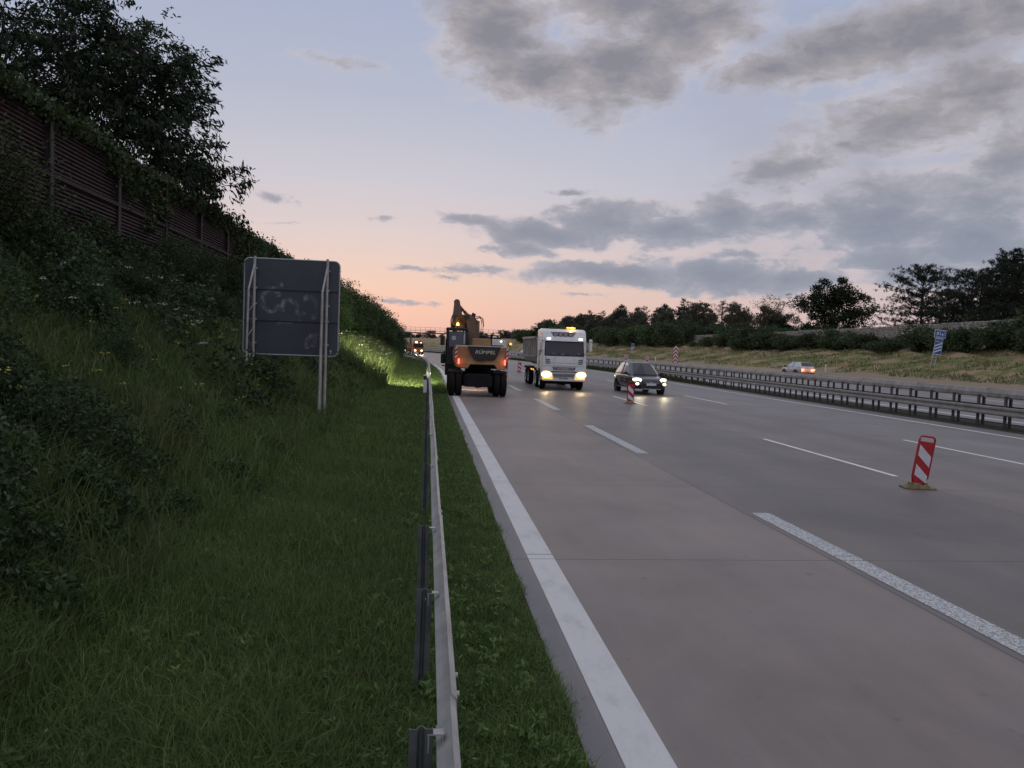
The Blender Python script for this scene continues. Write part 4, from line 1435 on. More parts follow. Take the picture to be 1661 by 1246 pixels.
for s in (-1, 1):
    m = MB()
    for zz in (1.44, 1.54, 1.64):
        m.panel([(s * .76, zz), (s * 1.02, zz), (s * 1.03, zz + .07), (s * .82, zz + .07)], yf, 0.016)
    m.build('side_vent', pmat('vent_grey', (.16, .16, .18), .6) if s < 0 else MATS['vent_grey'], tr, fix=True)
    m = MB()
    m.sphere((s * .965, yf(.84) + .02, .86), (.30, .08, .19), 20, 12)
    m.build('headlight', lamp_warm, tr, smooth=True)
    m = MB()
    m.panel([(s * .60, .64), (s * 1.17, .66), (s * 1.21, 1.03), (s * 1.02, 1.06), (s * .66, .94)], yf, 0.006)
    m.build('headlight_housing', lit_refl, tr, bevel=.01, fix=True)
    m = MB()
    m.panel([(s * .62, .575), (s * 1.18, .575), (s * 1.18, .655), (s * .64, .645)], yf, 0.010)
    m.build('turn_signal', lamp_amber, tr, fix=True)
    m = MB()
    m.box((s * 1.44, -.02, 2.42), (.17, .15, .50)).box((s * 1.44, -.02, 2.03 + .74), (.17, .15, .17))
    m.build('mirror', white_paint, tr, bevel=.03)
    m = MB()
    m.tube([(s * 1.2, .12, 2.70), (s * 1.44, .03, 2.70)], .02, 6).tube([(s * 1.2, .12, 2.15), (s * 1.44, .03, 2.22)], .02, 6)
    m.build('mirror_arm', black_pl, tr)
    m = MB()
    m.prism([(.36, 1.92), (1.05, 1.86), (1.05, 2.66), (.55, 2.68)], s * 1.2, s * 1.256, 'yz')
    m.build('side_window', dark_glass, tr, fix=True)
    m = MB()
    m.box((s * 1.258, 1.10, 1.70), (.02, .03, 1.3)).box((s * 1.265, .95, 1.55), (.03, .18, .05))
    m.build('door_handle', black_pl, tr)
    spot('headlight_beam', tr, (s * .95, -.16, .85), (s * .7, -13, -.9), 62, 62, (1.0, .70, .36), .8, .08)
m = MB()
m.panel([(-1.14, .50), (1.14, .50), (1.18, .60), (-1.18, .60)], yf, 0.014)
m.build('bumper', white_paint, tr, bevel=.012, fix=True)
m = MB()
for (zz, ww) in ((1.495, 1.9), (1.33, 2.3), (.985, 2.36), (.70, 1.2)):
    m.box((0, yf(zz) - .005, zz), (ww, .012, .012))
for s in (-1, 1):
    m.box((s * 1.04, yf(1.6) - .004, 1.6), (.012, .012, .5))
m.build('panel_gap', black_pl, tr)
m = MB()
m.box((-.02, yf(.66) - .02, .665), (.52, .012, .10))
m.build('number_plate', pmat('truck_plate', (.30, .29, .33), .5), tr)
m = MB()
m.box((0, .6, .40), (2.2, .5, .16)).box((0, 4.6, .85), (.9, 8.2, .30)).box((-.85, 3.05, .72), (.5, 1.0, .55)).box((.85, 3.05, .72), (.5, 1.0, .55))
m.build('chassis', digger_dark, tr, bevel=.02)
m = MB()
m.tube([(-.86, 2.35, .8), (-.86, 3.6, .8)], .27, 16)
m.build('fuel_tank', chrome, tr)
# tipper body
m = MB()
body_sec = [(-.62, 1.25), (-1.15, 1.50), (-1.30, 1.75), (-1.30, 2.92), (1.30, 2.92), (1.30, 1.75), (1.15, 1.50), (.62, 1.25)]
m.prism(body_sec, 2.45, 8.7, 'xz')
tb = m.build('tipper_body', grey_body, tr, bevel=.03, fix=True)
m = MB()
for i in range(7):
    yy = 2.75 + i * .93
    for s in (-1, 1):
        m.box((s * 1.33, yy, 2.33), (.08, .10, 1.0))
for s in (-1, 1):
    m.box((s * 1.33, 5.55, 2.90), (.12, 6.3, .13))
    m.box((s * 1.32, 5.55, 1.80), (.06, 6.2, .07))
m.build('body_rib', grey_body, tb, bevel=.01)
m = MB()
m.prism([(-1.2, 2.75), (1.2, 2.75), (1.1, 3.02), (-1.1, 3.02)], 2.3, 2.5, 'xz')
m.build('headboard', grey_body, tb, fix=True)
m = MB()
m.tube([(-1.02, 2.22, 1.0), (-1.02, 2.22, 3.25)], .10, 12).box((-.80, 2.22, 2.6), (.35, .22, 1.2))
m.build('exhaust_stack', black_pl, tr)
for s in (-1, 1):
    for yy in (1.0, 2.75, 6.35, 7.7):
        wheel(tr, (s * 1.06, yy, .50), .50, .33, outer=s, rim_r=.58)
    m = MB()
    for yy in (2.75, 7.02):
        hl = .62 if yy < 3 else 1.35
        m.prism([(yy - hl, 1.0), (yy - hl + .2, 1.14), (yy + hl - .2, 1.14), (yy + hl, 1.0), (yy + hl, .97), (yy + hl - .2, 1.10), (yy - hl + .2, 1.10), (yy - hl, .97)], s * .86, s * 1.24, 'yz')
    m.build('mudguard', black_pl, tr, fix=True)
m = MB()
for yy in (3.7, 4.6):
    m.sphere((-1.24, yy, 1.0), (.04, .07, .05), 8, 6)
m.build('side_marker', lamp_amber, tr)

# ------------------------------------------------------------------ wheeled excavator, seen from behind
ex = thing('wheeled_excavator', 'yellow and black wheeled excavator seen from behind, parked on the edge line', 'excavator', (2.29, 34.5, 0.004), R(0))
for s in (-1, 1):
    for yy in (.62, 3.35):
        for dx_ in (.865, 1.17):
            wheel(ex, (s * dx_, yy, .565), .565, .295, rim_mat=digger_dark, outer=s, rim_r=.6)
m = MB()
m.tube([(-1.2, .62, .6), (1.2, .62, .6)], .16, 12).tube([(-1.2, 3.35, .6), (1.2, 3.35, .6)], .16, 12)
m.sphere((.02, .62, .60), (.26, .3, .24), 12, 8)
m.build('axle', digger_dark, ex, smooth=True)
m = MB()
m.box((0, 2.0, .80), (1.15, 3.7, .46)).box((0, .12, .74), (1.30, .24, .42)).box((-.0, .05, .46), (.30, .2, .10))
m.prism([(-.62, .44), (.62, .44), (.55, 1.0), (-.55, 1.0)], -.08, .05, 'xz')
m.build('chassis', digger_dark, ex, bevel=.03, fix=True)
m = MB()
for s in (-1, 1):
    m.prism([(s * .70, 1.17), (s * 1.30, 1.17), (s * 1.34, 1.10), (s * 1.34, 1.06), (s * .66, 1.06)], .35, .95, 'xz')
m.build('fender', black_pl, ex, bevel=.02, fix=True)
m = MB()
m.tube([(.1, 2.0, 1.02), (.1, 2.0, 1.26)], .62, 24)
m.build('slew_ring', digger_dark, ex)
m = MB()
m.box((.12, 2.0, 1.42), (2.15, 2.9, .34))
m.build('upper_frame', digger_dark, ex, bevel=.03)
# counterweight with cut-out and dark nameplate
cwx = .155
m = MB()
out = [(-1.06, 2.25), (-1.14, 2.0), (-1.12, 1.62), (-.98, 1.30), (-.50, 1.24), (-.36, 1.44), (.62, 1.44), (.78, 1.24), (1.12, 1.24), (1.16, 1.55), (1.20, 2.0), (1.20, 2.25)]
out = [(x + .10 * (1 if x > 0 else -0.2), z) for x, z in out]
nP = len(out)
rings = []
for (y, k) in ((0.16, .955), (0.02, .985), (0.0, 1.0), (.9, 1.0)):
    rings.append([(cwx + (x - cwx) * k, y + 0.16 * (abs(x - cwx) / 1.2) ** 2.5 * (1 if y < .5 else 0), 1.75 + (z - 1.75) * (k if y < .1 else 1)) for x, z in out])
rings = [[(cwx + (x - cwx) * k, y + 0.16 * (abs(x - cwx) / 1.2) ** 2.5 * (1 if y < .5 else 0), 1.75 + (z - 1.75) * (1 - (1 - k) * .6)) for x, z in out] for (y, k) in ((0.0, .97), (0.05, 1.0), (.95, 1.0))]
m.loft(rings)
cw = m.build('counterweight', digger_yellow, ex, bevel=.025, fix=True)
m = MB()
m.prism([(-.53, 2.262), (.98, 2.262), (.76, 1.72), (.68, 1.66), (-.18, 1.66), (-.26, 1.72)], -.012, .06, 'xz')
npn = m.build('name_panel', black_paint, cw, bevel=.008, fix=True)
text_mesh('lettering', 'RÜMPEL', .215, pmat('pale_lettering', (.60, .56, .40), .5), npn, (.27, -.016, 2.0), (R(90), 0, 0), .003, shear=.25, bold=.0025, sx=1.2)
m = MB()
m.box((.10, -.006, 1.63), (.30, .012, .035))
m.build('badge', black_pl, cw)
m = MB()
m.box((.10, .06, 2.275), (2.30, .03, .03))
for xx in (-1.0, -.4, .6, 1.2):
    m.box((xx, .06, 2.262), (.03, .03, .02))
m.build('handrail', white_paint, ex)
for s, xx in ((-1, -.90), (1, 1.18)):
    m = MB()
    m.box((xx, .045, 1.57), (.075, .06, .25))
    m.build('tail_light', lamp_red, ex, bevel=.015)
    bulb('tail_glow', ex, (xx, -.08, 1.57), 1.6, (1, .12, .06), .05)
    m = MB()
    m2 = MB()
    xe = xx - .12 if s < 0 else xx + .10
    m.box((xe, .062, 1.92), (.11, .05, .56))
    for k in range(3):
        zz = 1.70 + k * .19
        m2.prism([(xe - .053, zz), (xe + .053, zz + .09), (xe + .053, zz + .17), (xe - .053, zz + .08)], .030, .036, 'xz')
    hz = m.build('hazard_panel', red_refl, ex)
    m2.build('white_stripe', white_refl, hz, fix=True)
m = MB()
m.box((.14, 1.0, 2.43), (.86, 1.1, .38), None, 0, (.94, .95)).box((.9, 1.9, 1.95), (.75, 1.9, .6)).box((.14, .8, 2.255), (2.0, 1.0, .05))
m.build('engine_hood', digger_yellow, ex, bevel=.03)
m = MB()
m.tube([(.62, 1.3, 2.3), (.62, 1.3, 2.72)], .06, 10).tube([(.62, 1.3, 2.72), (.66, 1.2, 2.82)], .055, 10)
m.build('exhaust_pipe', digger_dark, ex)
# cab
x0, x1, y0, y1, z0, z1 = -1.42, -.43, 1.45, 3.05, 1.45, 3.02
m = MB()
t_ = .09
for (xx, yy) in ((x0 + t_ / 2, y0 + t_ / 2), (x1 - t_ / 2, y0 + t_ / 2), (x0 + t_ / 2, y1 - t_ / 2), (x1 - t_ / 2, y1 - t_ / 2), (x0 + t_ / 2, 2.35)):
    m.box((xx, yy, (z0 + z1) / 2), (t_, t_, z1 - z0))
m.box(((x0 + x1) / 2, (y0 + y1) / 2, z1 + .02), (x1 - x0 + .04, y1 - y0 + .1, .12))
m.box(((x0 + x1) / 2, y0 + .03, 1.83), (x1 - x0 - .01, .05, .76)).box((x0 + .03, (y0 + y1) / 2, 1.66), (.05, y1 - y0 - .01, .44)).box(((x0 + x1) / 2, (y0 + y1) / 2, 1.42), (x1 - x0, y1 - y0, .10))
m.box((x0 - .02, 1.95, 1.95), (.05, .45, 1.2))
cabx = m.build('cab', black_paint, ex, bevel=.02)
m = MB()
m.box(((x0 + x1) / 2 + .0, y0 + .02, 2.57), (x1 - x0 - .2, .012, .70))
rwn = m.build('rear_window', glass('cab_rear_glass', (.10, .11, .16), .3), ex)
m = MB()
m.box((x0 + .02, 2.25, 2.42), (.012, 1.4, 1.05)).box((x1 - .02, 2.25, 2.42), (.012, 1.4, 1.05)).box(((x0 + x1) / 2, y1 - .02, 2.35), (x1 - x0 - .2, .012, 1.2))
m.build('side_window', dark_glass, ex)
m = MB()
m.tube([(-1.10, y0 + .012, 2.62), (-1.10, y0 + .006, 2.62)], .095, 20)
stk = m.build('speed_sticker', white_refl, ex)
text_mesh('number', '20', .12, black_pl, stk, (-1.10, y0 + .003, 2.62), (R(90), 0, 0), .001)
m = MB()
m.box((-.62, y0 + .0, 2.6), (.035, .03, .5))
m.build('window_bar', white_paint, rwn)
m = MB()
m.box(((x0 + x1) / 2, y0 - .03, z1 + .03), (.80, .05, .05))
for xx in (-1.12, -.66):
    m.tube([(xx, y0 - .02, z1 - .04), (xx, y0 - .08, z1 - .05)], .055, 12)
m.build('work_lamp', black_pl, ex)
m = MB()
m.tube([(-.93, 1.75, 3.08), (-.93, 1.75, 3.20)], .035, 8)
bs = m.build('beacon_stem', black_pl, ex)
m = MB()
m.tube([(-.93, 1.75, 3.20), (-.93, 1.75, 3.30), (-.93, 1.75, 3.35)], [.07, .065, .03], 14)
m.build('beacon', emat('beacon_lens', (1, .62, .16), 2.6), ex)
bulb('beacon_glow', ex, (-.88, 2.9, 3.36), 12, (1, .58, .12), .06)
m = MB()
m.box((-1.62, 1.7, 2.46), (.20, .06, .40))
mr = m.build('side_mirror', black_pl, ex, bevel=.02)
m = MB()
m.tube([(-1.42, 1.75, 2.90), (-1.62, 1.72, 2.78), (-1.62, 1.72, 2.6)], .02, 6)
m.build('mirror_arm', black_pl, mr)
m = MB()
m.box((-1.55, 2.7, 1.62), (.22, .5, .45)).tube([(-1.5, 2.4, 1.4), (-1.5, 2.4, 2.0)], .03, 6).box((-1.48, 2.2, 1.30), (.25, .5, .05))
m.build('cab_step', black_pl, ex, bevel=.03)
m = MB()
m.tube([(1.5, 1.0, 2.15), (1.5, 1.0, 2.35)], .02, 6).sphere((1.47, .95, 2.40), (.09, .07, .08), 12, 8)
wl = m.build('side_lamp', black_pl, ex)
m = MB()
m.sphere((1.50, .90, 2.42), (.07, .05, .06), 12, 8)
m.build('lens', lamp_amber, wl)
# boom: lower part right of the cab, knuckle, then the upper part leaning over to the left
m = MB()
def beam(mb, p, q, w0, w1, h0, h1):
    p, q = Vector(p), Vector(q)
    d = (q - p).normalized()
    sx = Vector((1, 0, 0))
    sx = (sx - d * sx.dot(d)).normalized()
    up_ = sx.cross(d)
    vs = []
    for c, w, h in ((p, w0, h0), (q, w1, h1)):
        for i, j in ((-1, -1), (1, -1), (1, 1), (-1, 1)):
            vs.append(c + sx * i * w / 2 + up_ * j * h / 2)
    mb.add(vs, [(3, 2, 1, 0), (4, 5, 6, 7), (0, 1, 5, 4), (1, 2, 6, 5), (2, 3, 7, 6), (3, 0, 4, 7)])
beam(m, (-.05, 2.9, 1.7), (-.20, 3.7, 3.55), .52, .46, .60, .55)
beam(m, (-.20, 3.7, 3.35), (-.62, 4.0, 3.55), .62, .75, .6, .5)
m.box((-.70, 3.9, 3.40), (.62, .55, .80))
boom_m = pmat('boom_shaded', (0.075, 0.036, 0.018), 0.5, 0, 0.2, 3, dirt=((0.06, 0.04, 0.03), 0.5))  # yellow boom, its shade put into a dark brown base colour
m.build('lower_boom', boom_m, ex, bevel=.03, fix=True)
m = MB()
beam(m, (-.86, 3.9, 3.25), (-.90, 4.6, 4.42), .60, .27, .50, .34)
m.sphere((-.90, 4.62, 4.45), (.16, .16, .16), 12, 8)
m.build('upper_boom', boom_m, ex, bevel=.02, fix=True)
m = MB()
m.tube([(-.80, 4.45, 4.30), (-.52, 4.35, 3.98)], .06, 10).tube([(-.52, 4.35, 3.98), (-.15, 4.2, 3.55)], .085, 10)
m.tube([(-.10, 3.4, 2.4), (-.12, 3.5, 3.55)], .09, 10).tube([(.14, 3.3, 2.3), (.12, 3.5, 3.5)], .09, 10)
m.build('hydraulic_cylinder', pmat('cylinder_brown', (.16, .08, .03), .4, .2), ex, smooth=True)
m = MB()
m.tube([(-1.18, 3.5, 3.1), (-1.2, 3.55, 3.5), (-1.12, 3.7, 3.78)], .03, 6)
m.tube([(.05, 3.5, 3.62), (.24, 3.5, 3.70), (.36, 3.5, 3.62), (.40, 3.5, 3.3), (.34, 3.5, 2.9), (.22, 3.5, 2.5)], .028, 8)
m.tube([(-.05, 3.5, 3.70), (.20, 3.45, 3.74), (.30, 3.45, 3.5), (.28, 3.45, 3.0), (.18, 3.45, 2.6)], .022, 8)
m.tube([(-1.0, 3.6, 3.68), (-.7, 3.5, 3.78), (-.3, 3.55, 3.62)], .022, 8)
for (q0, q1) in (((-.55, 3.42, 3.15), (-.55, 3.42, 3.75)), ((-.30, 3.40, 2.6), (-.32, 3.44, 3.6)), ((-1.0, 3.9, 3.7), (-.95, 4.35, 4.2)), ((-.72, 4.0, 3.8), (-.80, 4.4, 4.25))):
    m.tube([q0, q1], .03, 6)
for c_ in ((-.40, 3.45, 3.72), (-.10, 3.5, 3.80), (-.70, 4.3, 4.05), (-1.05, 3.75, 3.35), (.10, 3.6, 3.45)):
    m.box(c_, (.20, .16, .16), roty(.5))
m.build('hose', black_pl, ex, smooth=False)
m = MB()
beam(m, (-.90, 4.6, 4.40), (-.95, 6.9, 1.9), .26, .20, .42, .30)
m.build('stick', digger_yellow, ex, bevel=.02, fix=True)
m = MB()
m.prism([(6.6, 1.9), (7.2, 1.8), (7.5, 1.2), (7.1, .65), (6.6, .7), (6.4, 1.2)], -1.35, -.50, 'yz')
m.build('bucket', digger_dark, ex, bevel=.04, fix=True)
spot('work_light', ex, (-1.52, 3.3, 2.9), (-7.2, 12.5, 0.3), 7500, 74, (1.0, .93, .62), .5, .07)
spot('work_light', ex, (.35, 4.05, 1.25), (.2, 6.0, 0.0), 420, 70, (1.0, .52, .17), .6, .07)

# ------------------------------------------------------------------ white van beyond the excavator
vn = thing('white_van', 'white high roofed van mostly hidden beyond the excavator, one roof lamp lit', 'van', (3.95, 47.2, 0.004), R(0))
m = MB()
sec = [(-.98, .35), (-1.0, 1.2), (-.95, 1.9), (-.80, 2.62), (-.62, 2.72), (.62, 2.72), (.80, 2.62), (.95, 1.9), (1.0, 1.2), (.98, .35)]
m.prism(sec, 0.0, 5.2, 'xz')
m.build('body', white_paint, vn, bevel=.05, fix=True)
m = MB()
m.box((0, -.006, 2.0), (1.45, .02, .72), None, 0, (.9, 1))
m.build('rear_window', dark_glass, vn)
m = MB()
m.box((0, .5, 2.76), (1.1, .16, .08)).box((.55, .02, 2.60), (.2, .06, .12))
m.build('roof_rack', black_pl, vn)
m = MB()
m.sphere((.52, -.05, 2.60), (.075, .04, .06), 12, 8)
m.build('roof_lamp', lamp_cool, vn)
m = MB()
m.box((0, -.02, .45), (1.9, .08, .18))
m.build('bumper', black_pl, vn)
for s in (-1, 1):
    m = MB()
    m.box((s * .9, -.01, 1.15), (.12, .03, .42))
    m.build('tail_light', red_refl, vn)
    for yy in (1.0, 4.2):
        wheel(vn, (s * .88, yy, .34), .34, .22, outer=s)

# ------------------------------------------------------------------ orange work lorry in the distance
lo_ = thing('work_lorry', 'orange road works lorry far off with bright headlights and a lit lamp on top', 'lorry', (7.05 + bend(160), 160, .004), heading(160))
orange = pmat('works_orange', (.50, .12, .03), .5)
m = MB()
m.box((0, .95, 1.45), (2.3, 1.9, 1.9), None, 0, (.95, .92))
m.build('cab', orange, lo_, bevel=.08)
m = MB()
m.box((0, -.0, 1.85), (2.0, .05, .75))
m.build('windscreen', dark_glass, lo_)
m = MB()
m.box((0, 4.2, 1.5), (2.4, 4.2, 1.2)).box((0, 3.6, .7), (.9, 7, .3))
m.build('load_bed', orange, lo_, bevel=.03)
m = MB()
m.box((0, .6, 2.65), (1.3, .06, .45))
m.build('roof_sign', orange, lo_)
for s in (-1, 1):
    m = MB()
    m.sphere((s * .66, -.06, .85), (.20, .07, .17), 12, 8)
    m.build('headlight', emat('far_headlamp', (1, .85, .45), 4) if s < 0 else bpy.data.materials['far_headlamp'], lo_, smooth=True)
    for yy in (.9, 4.6):
        wheel(lo_, (s * 1.0, yy, .48), .48, .3, outer=s)
m = MB()
m.sphere((-.35, .5, 2.50), (.24, .08, .26), 12, 8)
m.build('warning_lamp', emat('warning_lens', (.95, 1.0, .68), 3), lo_, smooth=True)
m = MB()
m.sphere((.60, .5, 2.45), (.12, .06, .10), 12, 8)
m.build('warning_lamp', bpy.data.materials['warning_lens'], lo_, smooth=True)
for s in (-1, 1):
    spot('headlight_beam', lo_, (s * .66, -.2, .85), (s * .6, -14, -.6), 500, 60, (1, .78, .42), .8, .1)

# ------------------------------------------------------------------ vegetation
bendv = np.vectorize(bend)
grass_m = leaf_mat('verge_grass_blade', (0.075, 0.126, 0.038), (0.240, 0.318, 0.105), 0.45, 0.55, patch=(0.132, 0.182, 0.066))
rough_m = leaf_mat('rough_grass_blade', (0.060, 0.095, 0.030), (0.180, 0.215, 0.075), 0.38, 0.6, patch=(0.105, 0.118, 0.048))
weed_m = leaf_mat('weed_leaf', (0.022, 0.040, 0.016), (0.085, 0.120, 0.042), 0.28, 0.5, patch=(0.020, 0.034, 0.017))
dry_m = leaf_mat('dry_grass_blade', (0.115, 0.128, 0.048), (0.280, 0.255, 0.118), 0.35, 0.7, patch=(0.090, 0.115, 0.044))
shrub_m = leaf_mat('shrub_leaf', (0.022, 0.044, 0.016), (0.080, 0.120, 0.042), 0.25, 0.5)
tree_m = leaf_mat('tree_leaf', (0.010, 0.018, 0.008), (0.032, 0.048, 0.018), 0.22, 0.5)
bush_m = leaf_mat('bush_leaf', (0.034, 0.056, 0.024), (0.105, 0.140, 0.060), 0.25, 0.6)
fir_m = leaf_mat('conifer_needle', (0.018, 0.026, 0.017), (0.050, 0.062, 0.038), 0.12, 0.7)
wood_m = leaf_mat('wood_leaf', (0.060, 0.062, 0.050), (0.150, 0.145, 0.110), 0.25, 0.7)
thin_m = leaf_mat('sparse_leaf', (0.040, 0.036, 0.020), (0.10, 0.085, 0.045), 0.25, 0.7)
flower_m = pmat('white_umbel', (.42, .42, .36), .8)
yellow_m = pmat('yellow_flower', (.40, .33, .04), .8)

def blades(name, x0, y, h, w, lean, mat, rng, kind='stuff', extra_z=0.0, zfun=None):
    """curved grass blades: five vertices each (a quad and a tip)"""
    n = len(x0)
    z = (zfun or ground_z)(x0, y) - 0.015 + extra_z
    x = x0 + bendv(y)
    a = rng.uniform(0, 2 * PI, n)
    b = rng.uniform(0, 2 * PI, n)
    cx, cy = np.cos(a) * w / 2, np.sin(a) * w / 2
    lx, ly = np.cos(b) * lean * h, np.sin(b) * lean * h
    mid = 0.55
    V = np.empty((n, 5, 3))
    V[:, 0] = np.stack([x - cx, y - cy, z], 1)
    V[:, 1] = np.stack([x + cx, y + cy, z], 1)
    V[:, 2] = np.stack([x + cx * .8 + lx * .3, y + cy * .8 + ly * .3, z + h * mid], 1)
    V[:, 3] = np.stack([x - cx * .8 + lx * .3, y - cy * .8 + ly * .3, z + h * mid], 1)
    V[:, 4] = np.stack([x + lx, y + ly, z + h * np.clip(1 - lean * .35, .4, 1)], 1)
    me = np_mesh(name, V.reshape(-1, 3), 5, n, mat, pattern=[(0, 1, 2, 3), (3, 2, 4)])
    return me

def leaves(C, size, asp, rng, up=0.3, droop=0.0, outward=None):
    """diamond leaves (four vertices, folded along the rib) at the points C"""
    n = len(C)
    d = rng.normal(size=(n, 3))
    if outward is not None:
        d = d * 0.65 + outward
    d[:, 2] += up - droop
    d /= np.linalg.norm(d, axis=1)[:, None] + 1e-9
    r = rng.normal(size=(n, 3))
    s = np.cross(d, r)
    s /= np.linalg.norm(s, axis=1)[:, None] + 1e-9
    nn = np.cross(d, s)
    L = (size * rng.uniform(.65, 1.35, n))[:, None]
    W = L * asp
    V = np.empty((n, 4, 3))
    V[:, 0] = C - d * L * .5
    V[:, 1] = C + s * W * .5 - nn * W * .15
    V[:, 2] = C + d * L * .5 - np.array([0, 0, 1.0]) * L * .12 * (droop > 0)
    V[:, 3] = C - s * W * .5 - nn * W * .15
    return V.reshape(-1, 3)
LEAF_PAT = [(0, 1, 2, 3)]

def dens_sample(rng, n, xlo, xhi, ylo, yhi, p=1.35):
    """more samples near the camera, thinning out with distance"""
    u = rng.uniform(0, 1, n)
    k = 1 - p
    y = (ylo ** k + u * (yhi ** k - ylo ** k)) ** (1 / k)
    x = rng.uniform(xlo, xhi, n)
    return x, y

rng = np.random.default_rng(11)
def hgrow(y):
    return np.clip(y / 9.0, 1.0, 5.0)
# --- short verge between the rail and the carriageway
n_ = 105000
x, y = dens_sample(rng, n_, -0.10, 1.10, 2.6, 150, 1.55)
edge = 0.955 + 0.05 * np.sin(y * 2.1) * np.sin(y * .9) + 0.04 * np.sin(y * 5.3 + 1) + rng.normal(0, .03, n_)
k = x < edge
x, y = x[k], y[k]
tuft = 0.5 + 0.5 * np.sin(x * 9 + y * 3.1) * np.sin(y * 4.7 - x * 5)
h = (0.035 + 0.075 * rng.uniform(0, 1, len(x)) ** 1.5) * (0.7 + 0.8 * tuft) * np.where(y > 36, 2.6, 1)
w = 0.006 * hgrow(y) * rng.uniform(.7, 1.5, len(x))
me = blades('verge_grass', x, y, h, w, rng.uniform(.2, 1.1, len(x)), grass_m, rng)
tag(mesh_obj('verge_grass', me, grass_m), kind='stuff')
n_ = 5200      # dead straw among the green
x, y = dens_sample(rng, n_, -3.4, 0.98, 2.6, 60, 1.5)
x = np.where(np.abs(x + .0) < .06, -.4, x)
me = blades('dead_straw', x, y, 0.06 + .20 * rng.uniform(0, 1, n_) ** 1.4 * np.where(x > 0, .45, 1), 0.006 * hgrow(y), rng.uniform(.4, 1.6, n_), dry_m, rng)
tag(mesh_obj('dead_straw', me, dry_m), kind='stuff')
# --- meadow strip left of the rail
n_ = 150000
x, y = dens_sample(rng, n_, -3.2, -0.02, 2.6, 150, 1.5)
tall = 0.5 + 0.5 * np.sin(x * 2.3 + y * .9) * np.sin(y * 1.7 - x)
h = (0.08 + 0.20 * rng.uniform(0, 1, len(x)) ** 1.6) * (0.6 + 0.7 * tall) * (0.55 + 0.45 * np.clip((-.1 - x) / .8, 0, 1)) * np.where((y > 36) & (x < -2), 1.8, 1)
w = 0.007 * hgrow(y) * rng.uniform(.7, 1.5, len(x))
me = blades('meadow_grass', x, y, h, w, rng.uniform(.15, 1.0, len(x)), grass_m, rng)
tag(mesh_obj('meadow_grass', me, grass_m), kind='stuff')
# --- rough grass on the bank
n_ = 190000
x, y = dens_sample(rng, n_, -9.4, -2.3, 2.6, 140, 1.25)
h = (0.14 + 0.45 * rng.uniform(0, 1, len(x)) ** 2.2) * (0.65 + 0.6 * (0.5 + 0.5 * np.sin(x * 1.9 + y * .7) * np.sin(y * 1.1 - x * .8)))
w = 0.010 * hgrow(y) * rng.uniform(.7, 1.6, len(x))
me = blades('bank_grass', x, y, h, w, rng.uniform(.2, 1.0, len(x)), rough_m, rng)
tag(mesh_obj('bank_grass', me, rough_m), kind='stuff')
# --- tall pale grasses and flower heads where the lights catch the bank
n_ = 9000
y = rng.uniform(36, 75, n_)
x = rng.uniform(-4.6, -1.9, n_) - 0.02 * (y - 36)
h = 0.7 + 0.9 * rng.uniform(0, 1, n_)
me = blades('tall_grass', x, y, h, 0.028 * rng.uniform(.6, 1.3, n_), rng.uniform(.1, .55, n_), rough_m, rng)
tag(mesh_obj('tall_grass', me, rough_m), kind='stuff')

# --- leafy weeds covering the bank: clumps of small leaves round upright stems
def weed_cloud(xs, ys, hs, rs, per, size, rng):
    C = []
    for x0, y0, h, r in zip(xs, ys, hs, rs):
        n = int(per * (0.6 + h))
        t = rng.uniform(0.05, 1, n) ** 0.8
        a = rng.uniform(0, 2 * PI, n)
        q = r * np.sqrt(rng.uniform(0, 1, n)) * (1.05 - .6 * t ** 2)
        x = x0 + np.cos(a) * q
        y = y0 + np.sin(a) * q
        z = ground_z(x, y) + h * t
        C.append(np.stack([x + bendv(y), y, z], 1))
    return np.concatenate(C)
N_W = 1150
xs, ys = dens_sample(rng, N_W, -9.0, -2.5, 2.7, 70, 1.02)
k = rng.uniform(0, 1, N_W) < np.clip((-5.2 - xs) / 1.6, 0.16, 1) + np.where((ys < 9.5) & (xs < -2.7) & (ys > 4.2), .9, 0)
xs, ys = xs[k], ys[k]
hs = 0.30 + 0.75 * rng.uniform(0, 1, len(xs)) ** 1.5
hs *= np.clip((-1.9 - xs) / 2.0, .45, 1)
near = ys < 14
C1 = weed_cloud(xs[near], ys[near], hs[near], 0.24 + .25 * hs[near], 330, .06, rng)
C2 = weed_cloud(xs[~near], ys[~near], hs[~near] * 1.15, 0.35 + .3 * hs[~near], 160, .10, rng)
V = np.concatenate([leaves(C1, 0.062, .5, rng, .35), leaves(C2, 0.115, .5, rng, .35)])
me = np_mesh('undergrowth', V, 4, 0, weed_m, pattern=LEAF_PAT)
tag(mesh_obj('undergrowth', me, weed_m), kind='stuff')
# broad docks and dandelions in the short verge
C = []
for i in range(420):
    y0 = 2.9 * (9.5) ** rng.uniform(0, 1)
    x0 = rng.uniform(-2.2, .85) if i % 3 else rng.uniform(.12, .8)
    n = 16
    a = rng.uniform(0, 2 * PI, n)
    q = rng.uniform(.01, .065, n) * (1.5 if i % 9 == 0 else 1)
    C.append(np.stack([x0 + np.cos(a) * q, y0 + np.sin(a) * q, 0.05 + rng.uniform(0, .06, n) + ground_z(x0, y0)], 1))
C = np.concatenate(C)
me = np_mesh('broadleaf_weeds', leaves(C, 0.055, .36, rng, .5), 4, 0, grass_m, pattern=LEAF_PAT)
tag(mesh_obj('broadleaf_weeds', me, grass_m), kind='stuff')
